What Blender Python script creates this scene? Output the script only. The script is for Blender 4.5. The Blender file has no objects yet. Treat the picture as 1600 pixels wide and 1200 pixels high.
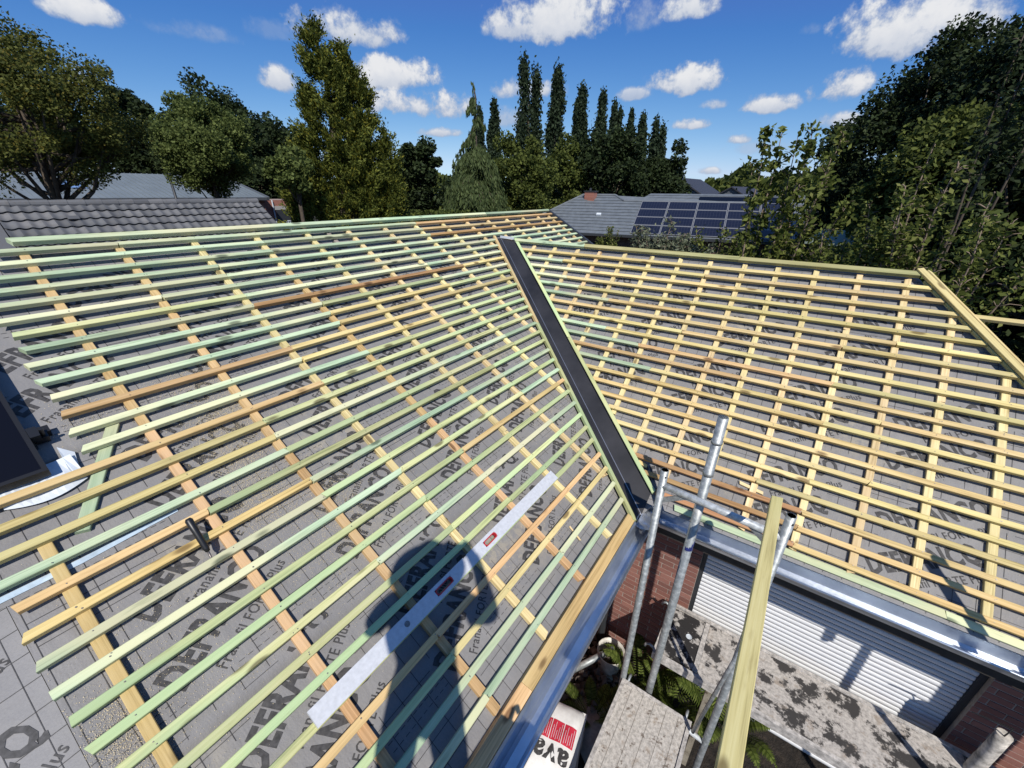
import bpy, math, random
import numpy as np
from mathutils import Vector, Matrix
PI = math.pi
R = math.radians
rng = np.random.default_rng(7)
random.seed(7)
SC = bpy.context.scene
COL = SC.collection

# ------------------------------------------------------------------ camera
cam_d = bpy.data.cameras.new("camera")
cam = bpy.data.objects.new("camera", cam_d)
COL.objects.link(cam)
SC.camera = cam
cam_d.sensor_width = 36.0
cam_d.lens = 645.0 / 1600.0 * 36.0
cam_d.clip_start = 0.02
cam_d.clip_end = 2000.0
PITCH, ROLL, HEAD = R(25.02), R(0.526), R(34.80)
Fw = Vector((math.cos(HEAD) * math.cos(PITCH), math.sin(HEAD) * math.cos(PITCH), -math.sin(PITCH)))
R0 = Vector((math.sin(HEAD), -math.cos(HEAD), 0))
U0 = R0.cross(Fw)
Rc = R0 * math.cos(ROLL) + U0 * math.sin(ROLL)
Uc = -R0 * math.sin(ROLL) + U0 * math.cos(ROLL)
cam.matrix_world = Matrix(((Rc.x, Uc.x, -Fw.x, 0), (Rc.y, Uc.y, -Fw.y, 0), (Rc.z, Uc.z, -Fw.z, 0), (0, 0, 0, 1)))

# ------------------------------------------------------------------ sun, sky, exposure
SUN = Vector((0.5195, 0.4615, -0.7190)).normalized()      # direction the light travels
ELEV = math.asin(-SUN.z)
AZ = math.atan2(-SUN.x, -SUN.y)
sun_d = bpy.data.lights.new("sun", 'SUN')
sun_d.energy = 4.3
sun_d.angle = R(0.53)
sun_d.color = (1.0, 0.955, 0.88)
sun = bpy.data.objects.new("sun", sun_d)
sun.rotation_euler = SUN.to_track_quat('-Z', 'Y').to_euler()
sun.location = (-20, -20, 30)
COL.objects.link(sun)

SC.view_settings.view_transform = 'Standard'
SC.view_settings.look = 'None'
SC.view_settings.gamma = 1.0
SC.view_settings.use_curve_mapping = False
SC.view_settings.exposure = 0.20
SC.cycles.max_bounces = 5
SC.cycles.diffuse_bounces = 3
SC.cycles.glossy_bounces = 3
SC.cycles.transmission_bounces = 3

world = bpy.data.worlds.new("World")
SC.world = world
world.cycles.sampling_method = 'NONE'
world.use_nodes = True
SKY_STRENGTH = 0.076


class NT:
    """small helper for building node trees"""
    def __init__(self, tree):
        self.t = tree
        self.n = tree.nodes
        self.l = tree.links

    def add(self, typ, **kw):
        n = self.n.new(typ)
        for k, v in kw.items():
            setattr(n, k, v)
        return n

    def put(self, sock, v):
        if hasattr(v, 'is_output'):
            self.l.new(v, sock)
        elif v is not None:
            sock.default_value = v

    def math(self, op, a, b=None, c=None, clamp=False):
        n = self.n.new('ShaderNodeMath')
        n.operation = op
        n.use_clamp = clamp
        for i, v in enumerate((a, b, c)):
            if v is not None:
                self.put(n.inputs[i], v)
        return n.outputs[0]

    def vmath(self, op, a, b=None):
        n = self.n.new('ShaderNodeVectorMath')
        n.operation = op
        self.put(n.inputs[0], a)
        if b is not None:
            self.put(n.inputs[1], b)
        return n.outputs['Value'] if op in ('DOT_PRODUCT', 'LENGTH') else n.outputs['Vector']

    def noise(self, vec, scale, detail=3.0, rough=0.55, dim='3D'):
        n = self.n.new('ShaderNodeTexNoise')
        n.noise_dimensions = dim
        self.put(n.inputs['Vector'], vec)
        n.inputs['Scale'].default_value = scale
        n.inputs['Detail'].default_value = detail
        n.inputs['Roughness'].default_value = rough
        return n.outputs['Fac']

    def ramp(self, fac, stops):
        n = self.n.new('ShaderNodeValToRGB')
        self.put(n.inputs[0], fac)
        els = n.color_ramp.elements
        while len(els) < len(stops):
            els.new(0.5)
        for e, (p, c) in zip(els, stops):
            e.position = p
            e.color = (c[0], c[1], c[2], 1) if hasattr(c, '__len__') else (c, c, c, 1)
        return n.outputs['Color']

    def mix(self, fac, a, b, blend='MIX'):
        n = self.n.new('ShaderNodeMix')
        n.data_type = 'RGBA'
        n.blend_type = blend
        self.put(n.inputs['Factor'], fac)
        for s, v in (('A', a), ('B', b)):
            sock = [i for i in n.inputs if i.name == s and i.type == 'RGBA'][0]
            if hasattr(v, 'is_output'):
                self.l.new(v, sock)
            else:
                sock.default_value = (v[0], v[1], v[2], 1)
        return [o for o in n.outputs if o.type == 'RGBA'][0]

    def smooth(self, v, lo, hi):
        n = self.n.new('ShaderNodeMapRange')
        n.interpolation_type = 'SMOOTHSTEP'
        self.put(n.inputs['Value'], v)
        n.inputs['From Min'].default_value = lo
        n.inputs['From Max'].default_value = hi
        return n.outputs['Result']


def build_world():
    w = NT(world.node_tree)
    w.n.clear()
    out = w.add('ShaderNodeOutputWorld')
    sky = w.add('ShaderNodeTexSky')
    sky.sky_type = 'NISHITA'
    sky.sun_disc = False
    sky.sun_elevation = ELEV
    sky.sun_rotation = AZ
    sky.altitude = 50.0
    sky.air_density = 1.0
    sky.dust_density = 0.1
    sky.ozone_density = 1.0
    hsv = w.add('ShaderNodeHueSaturation')
    hsv.inputs['Saturation'].default_value = 1.22
    w.l.new(sky.outputs[0], hsv.inputs['Color'])
    bg = w.add('ShaderNodeBackground')
    bw = w.add('ShaderNodeRGBToBW')
    w.l.new(sky.outputs[0], bw.inputs[0])
    cx = w.add('ShaderNodeCombineColor')
    for i_, k_ in enumerate((0.56, 0.98, 1.62)):
        w.l.new(w.math('MULTIPLY', bw.outputs[0], k_), cx.inputs[i_])
    sc_ = w.add('ShaderNodeSeparateColor')
    w.l.new(w.mix(0.62, hsv.outputs[0], cx.outputs[0]), sc_.inputs[0])
    cy = w.add('ShaderNodeCombineColor')
    for i_, (ref, tgt, pw) in enumerate(((4.92, 4.1, 1.65), (7.6, 6.6, 1.18), (10.65, 9.8, 0.60))):
        q_ = w.math('MAXIMUM', w.math('MINIMUM', w.math('DIVIDE', sc_.outputs[i_], ref), 1.3), 0.37)
        w.l.new(w.math('MULTIPLY', w.math('POWER', q_, pw), tgt), cy.inputs[i_])
    w.l.new(cy.outputs[0], bg.inputs['Color'])
    bg.inputs['Strength'].default_value = SKY_STRENGTH
    D = w.add('ShaderNodeTexCoord').outputs['Generated']
    n_big = w.noise(D, 10.0, 3.0, 0.6)
    n_fine = w.noise(D, 38.0, 4.0, 0.65)
    wob = w.math('ADD', w.math('MULTIPLY_ADD', n_big, 3.4, 1.12 - 1.7),
                 w.math('MULTIPLY_ADD', n_fine, 2.2, -1.1))
    # cumulus: azimuth, elevation, half width, half height (degrees), density
    CL = CLOUDS
    total = None
    shade = None
    for az, el, hw, hh, dens in CL:
        a, e = R(az), R(el)
        C = Vector((math.cos(e) * math.cos(a), math.cos(e) * math.sin(a), math.sin(e)))
        rt = Vector((math.sin(a), -math.cos(a), 0))
        up = rt.cross(C)
        x = w.vmath('DOT_PRODUCT', D, tuple(rt / math.sin(R(hw * 1.28))))
        y = w.vmath('DOT_PRODUCT', D, tuple(up / math.sin(R(hh * 1.28))))
        y2 = w.math('MINIMUM', y, w.math('MULTIPLY', y, 1.7))    # flatter base
        m = w.math('SUBTRACT', wob, w.math('MULTIPLY_ADD', x, x, w.math('MULTIPLY', y2, y2)))
        m = w.math('MULTIPLY', w.math('ADD', m, 0.0, clamp=True), dens)
        s = w.math('MULTIPLY', m, w.math('MULTIPLY_ADD', y, 0.42, 0.66))
        total = m if total is None else w.math('MAXIMUM', total, m)
        shade = s if shade is None else w.math('MAXIMUM', shade, s)
    total = w.smooth(total, 0.0, 0.80)
    lit = w.math('ADD', w.smooth(shade, 0.05, 0.9), w.math('MULTIPLY', w.math('SUBTRACT', n_fine, 0.5), 0.6), clamp=True)
    col = w.ramp(lit, [(0.0, (0.42, 0.50, 0.66)), (0.45, (0.60, 0.66, 0.78)), (1.0, (0.90, 0.91, 0.94))])
    bgc = w.add('ShaderNodeBackground')
    w.l.new(col, bgc.inputs['Color'])
    bgc.inputs['Strength'].default_value = 0.78
    mx = w.add('ShaderNodeMixShader')
    w.l.new(total, mx.inputs[0])
    w.l.new(bg.outputs[0], mx.inputs[1])
    w.l.new(bgc.outputs[0], mx.inputs[2])
    w.l.new(mx.outputs[0], out.inputs['Surface'])


CLOUDS = [(73.9, 12.9, 2.00, 0.98, 0.90),
          (65.9, 12.9, 3.06, 0.78, 0.30),
          (52.8, 14.7, 4.07, 1.52, 0.85),
          (59.8, 10.0, 1.43, 1.21, 0.80),
          (48.2, 11.0, 3.53, 1.59, 0.95),
          (45.8, 8.7, 4.97, 1.57, 0.95),
          (43.8, 6.1, 2.08, 0.52, 0.75),
          (29.6, 16.3, 5.93, 2.50, 1.00),
          (34.1, 15.5, 3.03, 1.23, 0.70),
          (21.3, 16.0, 1.77, 1.49, 0.40),
          (17.2, 16.5, 2.40, 1.16, 0.85),
          (15.8, 10.7, 3.20, 1.46, 1.00),
          (12.6, 8.5, 1.51, 0.52, 0.60),
          (7.9, 8.2, 2.58, 0.91, 0.85),
          (14.7, 6.8, 1.66, 0.61, 0.85),
          (9.6, 5.2, 1.12, 0.55, 0.85),
          (7.3, 4.4, 3.02, 0.86, 0.35),
          (1.8, 9.0, 2.14, 1.48, 1.00),
          (-1.7, 12.7, 5.25, 2.14, 1.00),
          (0.5, 6.4, 2.45, 0.89, 0.70),
          (21.3, 9.8, 1.72, 0.65, 0.60),
          (32.9, 10.4, 3.25, 1.18, 0.75),
          (5.5, 13.8, 0.83, 0.53, 0.30),
          (59.5, 13.8, 2.27, 0.90, 0.25),
          (76.0, 8.3, 1.16, 1.07, 0.60),
          (35.1, 7.5, 2.24, 1.14, 0.50),
          (12.2, 2.2, 1.07, 0.40, 0.70)]

build_world()


# ------------------------------------------------------------------ materials
def material(name):
    m = bpy.data.materials.new(name)
    m.use_nodes = True
    t = NT(m.node_tree)
    bsdf = m.node_tree.nodes['Principled BSDF']
    return m, t, bsdf


def obj_coord(t, jitter=True, scale=(1, 1, 1)):
    tc = t.add('ShaderNodeTexCoord').outputs['Object']
    if jitter:
        oi = t.add('ShaderNodeObjectInfo').outputs['Random']
        cm = t.add('ShaderNodeCombineXYZ')
        t.l.new(t.math('MULTIPLY', oi, 61.0), cm.inputs[0])
        t.l.new(t.math('MULTIPLY', oi, 37.0), cm.inputs[1])
        t.l.new(t.math('MULTIPLY', oi, 17.0), cm.inputs[2])
        tc = t.vmath('ADD', tc, cm.outputs[0])
    return t.vmath('MULTIPLY', tc, scale)


def bump(t, bsdf, h, strength=0.3, dist=0.01):
    b = t.add('ShaderNodeBump')
    b.inputs['Strength'].default_value = strength
    b.inputs['Distance'].default_value = dist
    t.l.new(h, b.inputs['Height'])
    t.l.new(b.outputs[0], bsdf.inputs['Normal'])


def wood(name, c_dark, c_mid, c_light, tint=None, tint_amt=0.5, knots=True, vary=0.22):
    m, t, b = material(name)
    v = obj_coord(t)
    grain = t.noise(t.vmath('MULTIPLY', v, (2.2, 110, 110)), 1.0, 4.0, 0.65)
    big = t.noise(t.vmath('MULTIPLY', v, (1.5, 14, 14)), 1.0, 3.0, 0.5)
    f = t.math('ADD', t.math('MULTIPLY', grain, 0.55), t.math('MULTIPLY', big, 0.45))
    f = t.math('MULTIPLY_ADD', t.math('SUBTRACT', f, 0.5), 1.5, 0.5)
    dk = [x * 0.80 for x in c_dark]
    col = t.ramp(f, [(0.28, dk), (0.5, c_mid), (0.74, c_light)])
    if tint is not None:
        pt = t.noise(t.vmath('MULTIPLY', v, (0.9, 3, 3)), 1.0, 2.0, 0.5)
        k = t.math('MULTIPLY', t.smooth(pt, 0.42, 0.62), tint_amt)
        col = t.mix(k, col, tint)
    if knots:
        vo = t.add('ShaderNodeTexVoronoi')
        t.l.new(t.vmath('MULTIPLY', v, (3.2, 9, 9)), vo.inputs['Vector'])
        vo.inputs['Scale'].default_value = 1.0
        kn = t.smooth(vo.outputs['Distance'], 0.20, 0.09)
        col = t.mix(t.math('MULTIPLY', kn, 0.85), col, (c_dark[0] * 0.35, c_dark[1] * 0.3, c_dark[2] * 0.3))
    st = t.noise(t.vmath('MULTIPLY', v, (3.5, 22, 22)), 1.0, 4.0, 0.65)
    col = t.mix(t.math('MULTIPLY', t.smooth(st, 0.55, 0.78), 0.45), col, (c_dark[0] * .55, c_dark[1] * .48, c_dark[2] * .42))
    oi = t.add('ShaderNodeObjectInfo').outputs['Random']
    hs = t.add('ShaderNodeHueSaturation')
    t.l.new(col, hs.inputs['Color'])
    t.l.new(t.math('ADD', 1.0 - vary, t.math('MULTIPLY', oi, 2 * vary)), hs.inputs['Value'])
    r2 = t.math('FRACT', t.math('MULTIPLY', oi, 13.7))
    t.l.new(t.math('ADD', 0.485, t.math('MULTIPLY', r2, 0.03)), hs.inputs['Hue'])
    t.l.new(hs.outputs[0], b.inputs['Base Color'])
    b.inputs['Roughness'].default_value = 0.75
    b.inputs['Specular IOR Level'].default_value = 0.25
    bump(t, b, grain, 0.25, 0.002)
    return m


M = {}
M['green'] = wood('wood_mint', (0.31, 0.43, 0.27), (0.42, 0.53, 0.34), (0.53, 0.62, 0.42), (0.62, 0.60, 0.36), 0.9)
M['pale'] = wood('wood_pale_green', (0.38, 0.41, 0.18), (0.52, 0.53, 0.25), (0.63, 0.62, 0.34), (0.36, 0.50, 0.27), 0.65)
M['yellow'] = wood('wood_yellow', (0.49, 0.365, 0.145), (0.65, 0.50, 0.215), (0.75, 0.61, 0.30), (0.56, 0.50, 0.25), 0.45)
M['orange'] = wood('wood_orange', (0.43, 0.28, 0.11), (0.56, 0.38, 0.165), (0.66, 0.48, 0.24), (0.62, 0.48, 0.22), 0.4)
M['brown'] = wood('wood_brown', (0.28, 0.15, 0.065), (0.42, 0.23, 0.10), (0.52, 0.32, 0.15), (0.50, 0.36, 0.16), 0.4)
M['olive'] = wood('wood_olive', (0.30, 0.29, 0.12), (0.41, 0.39, 0.18), (0.52, 0.48, 0.25), (0.44, 0.36, 0.17), 0.5)
M['counter'] = wood('wood_counter', (0.55, 0.42, 0.19), (0.70, 0.56, 0.29), (0.80, 0.68, 0.39), (0.62, 0.46, 0.24), 0.35, vary=0.12)
M['counter_orange'] = wood('wood_counter_orange', (0.42, 0.27, 0.11), (0.55, 0.37, 0.17), (0.64, 0.45, 0.23), (0.62, 0.47, 0.25), 0.4, vary=0.12)
M['grey_wood'] = wood('wood_grey', (0.26, 0.22, 0.2), (0.34, 0.29, 0.26), (0.42, 0.36, 0.32))
M['plank'] = wood('wood_weathered', (0.2, 0.17, 0.13), (0.32, 0.28, 0.22), (0.42, 0.38, 0.31))


def simple(name, col, rough=0.6, metal=0.0, spec=0.5, nz=None, coat=0.0):
    m, t, b = material(name)
    b.inputs['Roughness'].default_value = rough
    b.inputs['Metallic'].default_value = metal
    b.inputs['Specular IOR Level'].default_value = spec
    if nz:
        sc, amt = nz
        f = t.noise(obj_coord(t), sc, 4.0, 0.6)
        c = t.ramp(f, [(0.3, [x * (1 - amt) for x in col]), (0.7, [min(1, x * (1 + amt)) for x in col])])
        t.l.new(c, b.inputs['Base Color'])
        bump(t, b, f, 0.15, 0.004)
    else:
        b.inputs['Base Color'].default_value = (*col, 1)
    return m


def felt_mat():
    m, t, b = material('roofing_felt')
    v = obj_coord(t, False)
    f1 = t.noise(v, 3.0, 3.0, 0.5)
    f2 = t.noise(v, 140.0, 2.0, 0.6)
    f3 = t.noise(v, 1.2, 3.0, 0.55)
    f = t.math('ADD', t.math('MULTIPLY', f1, 0.6), t.math('MULTIPLY', f2, 0.4))
    c = t.ramp(f, [(0.3, (0.190, 0.184, 0.184)), (0.7, (0.245, 0.238, 0.237))])
    dust = t.math('MULTIPLY', t.math('MULTIPLY', t.smooth(f3, 0.50, 0.72), 0.55), t.smooth(t.noise(v, 22.0, 4.0, 0.7), 0.40, 0.62))
    c = t.mix(dust, c, (0.40, 0.35, 0.26))
    t.l.new(c, b.inputs['Base Color'])
    b.inputs['Roughness'].default_value = 0.62
    b.inputs['Specular IOR Level'].default_value = 0.35
    wr = t.noise(t.vmath('MULTIPLY', v, (7.0, 2.2, 1.0)), 1.6, 4.0, 0.6)
    hb = t.math('ADD', t.math('ADD', f1, t.math('MULTIPLY', wr, 0.30)), t.math('MULTIPLY', f2, 0.05))
    bump(t, b, hb, 0.45, 0.05)
    return m


M['felt'] = felt_mat()
M['print'] = simple('black_print', (0.048, 0.046, 0.047), 0.7, nz=(50, 0.5))
M['sawdust'] = simple('sawdust', (0.70, 0.59, 0.38), 0.9)
M['black_metal'] = simple('black_coated_metal', (0.024, 0.023, 0.025), 0.5, 0.0, 0.4, nz=(3, 0.4))
M['seam'] = simple('bare_seam', (0.42, 0.42, 0.44), 0.35, 0.8)
M['black'] = simple('black_plastic', (0.012, 0.012, 0.013), 0.4)
M['glass_dark'] = simple('panel_glass', (0.003, 0.003, 0.006), 0.35, spec=0.25)
M['frame_black'] = simple('panel_frame', (0.03, 0.03, 0.032), 0.45, 0.6)
M['white_sheet'] = simple('white_sheet', (0.58, 0.62, 0.66), 0.6, nz=(9, 0.08))
M['tape'] = simple('blue_tape', (0.42, 0.52, 0.62), 0.5, nz=(20, 0.2))
M['steel'] = simple('worn_steel', (0.25, 0.22, 0.2), 0.45, 0.8, nz=(40, 0.3))
M['red'] = simple('red_rim', (0.45, 0.02, 0.03), 0.45)
M['white_paint'] = simple('white_level', (0.52, 0.53, 0.55), 0.5, nz=(45, 0.10))
M['shutter'] = simple('white_shutter', (0.66, 0.665, 0.68), 0.5, nz=(4, 0.06))
M['soffit'] = simple('dark_soffit', (0.045, 0.038, 0.032), 0.8, nz=(8, 0.3))
M['mortar'] = simple('mortar', (0.36, 0.32, 0.28), 0.95, nz=(30, 0.2))
M['anthracite'] = simple('anthracite_trim', (0.03, 0.033, 0.038), 0.5)


def zinc_mat():
    m, t, b = material('zinc')
    v = obj_coord(t, False)
    f = t.noise(v, 5.0, 4.0, 0.6)
    g = t.noise(v, 55.0, 3.0, 0.7)
    c = t.ramp(f, [(0.3, (0.50, 0.54, 0.60)), (0.7, (0.70, 0.74, 0.79))])
    t.l.new(c, b.inputs['Base Color'])
    b.inputs['Metallic'].default_value = 0.9
    t.l.new(t.math('ADD', 0.26, t.math('MULTIPLY', g, 0.22)), b.inputs['Roughness'])
    bump(t, b, f, 0.15, 0.01)
    return m


def galv_mat():
    m, t, b = material('galvanised_tube')
    v = obj_coord(t)
    f = t.noise(v, 26.0, 5.0, 0.7)
    g = t.noise(v, 6.0, 3.0, 0.6)
    c = t.ramp(f, [(0.30, (0.20, 0.215, 0.22)), (0.52, (0.31, 0.33, 0.335)), (0.72, (0.56, 0.57, 0.56))])
    c = t.mix(t.math('MULTIPLY', t.smooth(g, 0.62, 0.75), 0.6), c, (0.62, 0.60, 0.56))
    t.l.new(c, b.inputs['Base Color'])
    b.inputs['Metallic'].default_value = 0.5
    t.l.new(t.math('ADD', 0.35, t.math('MULTIPLY', f, 0.3)), b.inputs['Roughness'])
    bump(t, b, f, 0.15, 0.003)
    return m


M['galv_sunlit'] = simple('sunlit_galvanised_tube', (0.50, 0.52, 0.525), 0.42, 0.25, nz=(30, 0.35))  # lighter copy of the tube colour; sunlight on the crossbars is painted in
M['zinc'] = zinc_mat()
M['galv'] = galv_mat()


def stained_board(name, base, dark, thr, sc, brown=0.3):
    m, t, b = material(name)
    v = obj_coord(t, False)
    f = t.noise(v, sc, 6.0, 0.7)
    g = t.noise(v, 38.0, 4.0, 0.7)
    h = t.noise(v, 9.0, 5.0, 0.65)
    c = t.ramp(g, [(0.35, [x * 0.55 for x in base]), (0.6, base)])
    c = t.mix(t.math('MULTIPLY', t.smooth(h, 0.55, 0.66), brown), c, (0.22, 0.15, 0.09))
    c = t.mix(t.smooth(f, thr - 0.03, thr + 0.03), c, dark)
    t.l.new(c, b.inputs['Base Color'])
    b.inputs['Roughness'].default_value = 0.85
    bump(t, b, g, 0.35, 0.004)
    return m


M['deck_pale'] = stained_board('deck_pale_spattered', (0.54, 0.50, 0.45), (0.16, 0.13, 0.105), 0.60, 11.0, 0.5)
M['deck_stained'] = stained_board('deck_black_stained', (0.50, 0.46, 0.42), (0.040, 0.036, 0.034), 0.525, 5.0, 0.45)
M['deck_black'] = stained_board('hatch_black_stained', (0.46, 0.43, 0.40), (0.018, 0.016, 0.016), 0.46, 7.5, 0.1)
M['alu_dirty'] = simple('mortar_crusted_rail', (0.46, 0.43, 0.40), 0.8, 0.2, nz=(30, 0.45))


def brick_solo():
    m, t, b = material('red_brick')
    oi = t.add('ShaderNodeObjectInfo').outputs['Random']
    c = t.ramp(oi, [(0.0, (0.16, 0.060, 0.048)), (0.5, (0.23, 0.085, 0.066)), (1.0, (0.29, 0.125, 0.098))])
    f = t.noise(obj_coord(t), 40.0, 4.0, 0.7)
    c = t.mix(t.math('MULTIPLY', f, 0.35), c, (0.30, 0.2, 0.16))
    t.l.new(c, b.inputs['Base Color'])
    b.inputs['Roughness'].default_value = 0.9
    bump(t, b, f, 0.4, 0.004)
    return m


M['brick'] = brick_solo()


def brick_wall_mat(name, c1, c2, mort, axis):
    m, t, b = material(name)
    tc = t.add('ShaderNodeTexCoord').outputs['Object']
    sep = t.add('ShaderNodeSeparateXYZ')
    t.l.new(tc, sep.inputs[0])
    cm = t.add('ShaderNodeCombineXYZ')
    t.l.new(sep.outputs[axis], cm.inputs[0])
    t.l.new(sep.outputs[2], cm.inputs[1])
    br = t.add('ShaderNodeTexBrick')
    t.l.new(cm.outputs[0], br.inputs['Vector'])
    br.inputs['Scale'].default_value = 1.0
    br.inputs['Brick Width'].default_value = 0.21
    br.inputs['Row Height'].default_value = 0.06
    br.inputs['Mortar Size'].default_value = 0.006
    br.inputs['Color1'].default_value = (*c1, 1)
    br.inputs['Color2'].default_value = (*c2, 1)
    br.inputs['Mortar'].default_value = (*mort, 1)
    t.l.new(br.outputs['Color'], b.inputs['Base Color'])
    b.inputs['Roughness'].default_value = 0.9
    return m


M['brick_x'] = brick_wall_mat('brickwork_x', (0.17, 0.06, 0.045), (0.26, 0.10, 0.075), (0.28, 0.25, 0.22), 0)
M['brick_y'] = brick_wall_mat('brickwork_y', (0.17, 0.06, 0.045), (0.26, 0.10, 0.075), (0.28, 0.25, 0.22), 1)
M['brick_far'] = brick_wall_mat('brickwork_far', (0.24, 0.08, 0.055), (0.32, 0.115, 0.08), (0.30, 0.22, 0.18), 0)


def leaf_mat(name, dark, light, trans=0.3, scale=0.8, warm=None):
    m, t, b = material(name)
    gi = t.add('ShaderNodeNewGeometry').outputs['Random Per Island']
    tc = t.add('ShaderNodeTexCoord').outputs['Object']
    n = t.noise(tc, scale, 3.0, 0.6)
    f = t.math('ADD', t.math('MULTIPLY', gi, 0.55), t.math('MULTIPLY', n, 0.45))
    stops = [(0.25, dark), (0.75, light)]
    c = t.ramp(f, stops)
    if warm is not None:
        c = t.mix(t.math('MULTIPLY', t.smooth(gi, 0.86, 0.95), 0.8), c, warm)
    t.l.new(c, b.inputs['Base Color'])
    b.inputs['Roughness'].default_value = 0.65
    b.inputs['Specular IOR Level'].default_value = 0.15
    tr = t.add('ShaderNodeBsdfTranslucent')
    t.l.new(c, tr.inputs['Color'])
    mx = t.add('ShaderNodeMixShader')
    mx.inputs[0].default_value = trans
    out = [x for x in t.n if x.type == 'OUTPUT_MATERIAL'][0]
    t.l.new(b.outputs[0], mx.inputs[1])
    t.l.new(tr.outputs[0], mx.inputs[2])
    t.l.new(mx.outputs[0], out.inputs['Surface'])
    return m


M['leaf_maple'] = leaf_mat('leaf_maple', (0.045, 0.058, 0.014), (0.185, 0.195, 0.048), 0.42, 0.5, (0.16, 0.12, 0.02))
M['leaf_round'] = leaf_mat('leaf_round', (0.050, 0.072, 0.018), (0.185, 0.225, 0.068), 0.42, 0.5)
M['leaf_dark'] = leaf_mat('leaf_dark', (0.012, 0.020, 0.008), (0.044, 0.064, 0.022), 0.25, 0.3)
M['leaf_conifer'] = leaf_mat('leaf_golden_conifer', (0.036, 0.052, 0.010), (0.185, 0.205, 0.040), 0.3, 0.9, (0.22, 0.19, 0.02))
M['leaf_cedar'] = leaf_mat('leaf_weeping_cypress', (0.032, 0.050, 0.018), (0.110, 0.145, 0.055), 0.3, 0.8)
M['leaf_mid'] = leaf_mat('leaf_mid', (0.036, 0.052, 0.012), (0.140, 0.165, 0.038), 0.38, 0.5)
M['leaf_poplar'] = leaf_mat('leaf_poplar', (0.014, 0.025, 0.013), (0.046, 0.068, 0.034), 0.25, 0.4)
M['leaf_sapling'] = leaf_mat('leaf_sapling', (0.045, 0.065, 0.012), (0.18, 0.21, 0.050), 0.35, 1.5, (0.26, 0.26, 0.08))
M['leaf_willow'] = leaf_mat('leaf_grey_willow', (0.06, 0.075, 0.045), (0.20, 0.22, 0.14), 0.25, 2.0)
M['leaf_fern'] = leaf_mat('leaf_fern', (0.05, 0.075, 0.012), (0.16, 0.20, 0.045), 0.35, 2.0)
M['bark'] = simple('bark', (0.075, 0.058, 0.042), 0.95, nz=(9, 0.4))
M['bark_pale'] = simple('bark_pale', (0.20, 0.15, 0.11), 0.9, nz=(12, 0.4))


# ------------------------------------------------------------------ mesh helpers
def link_mesh(name, verts, faces, mat, parent=None, smooth=False):
    me = bpy.data.meshes.new(name)
    me.from_pydata(verts, [], faces)
    if smooth:
        me.polygons.foreach_set('use_smooth', [len(f) <= 4 for f in faces])
    if mat is not None:
        for mm in (mat if isinstance(mat, (list, tuple)) else [mat]):
            me.materials.append(mm)
    me.update()
    o = bpy.data.objects.new(name, me)
    COL.objects.link(o)
    if parent is not None:
        o.parent = parent
    return o


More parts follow.
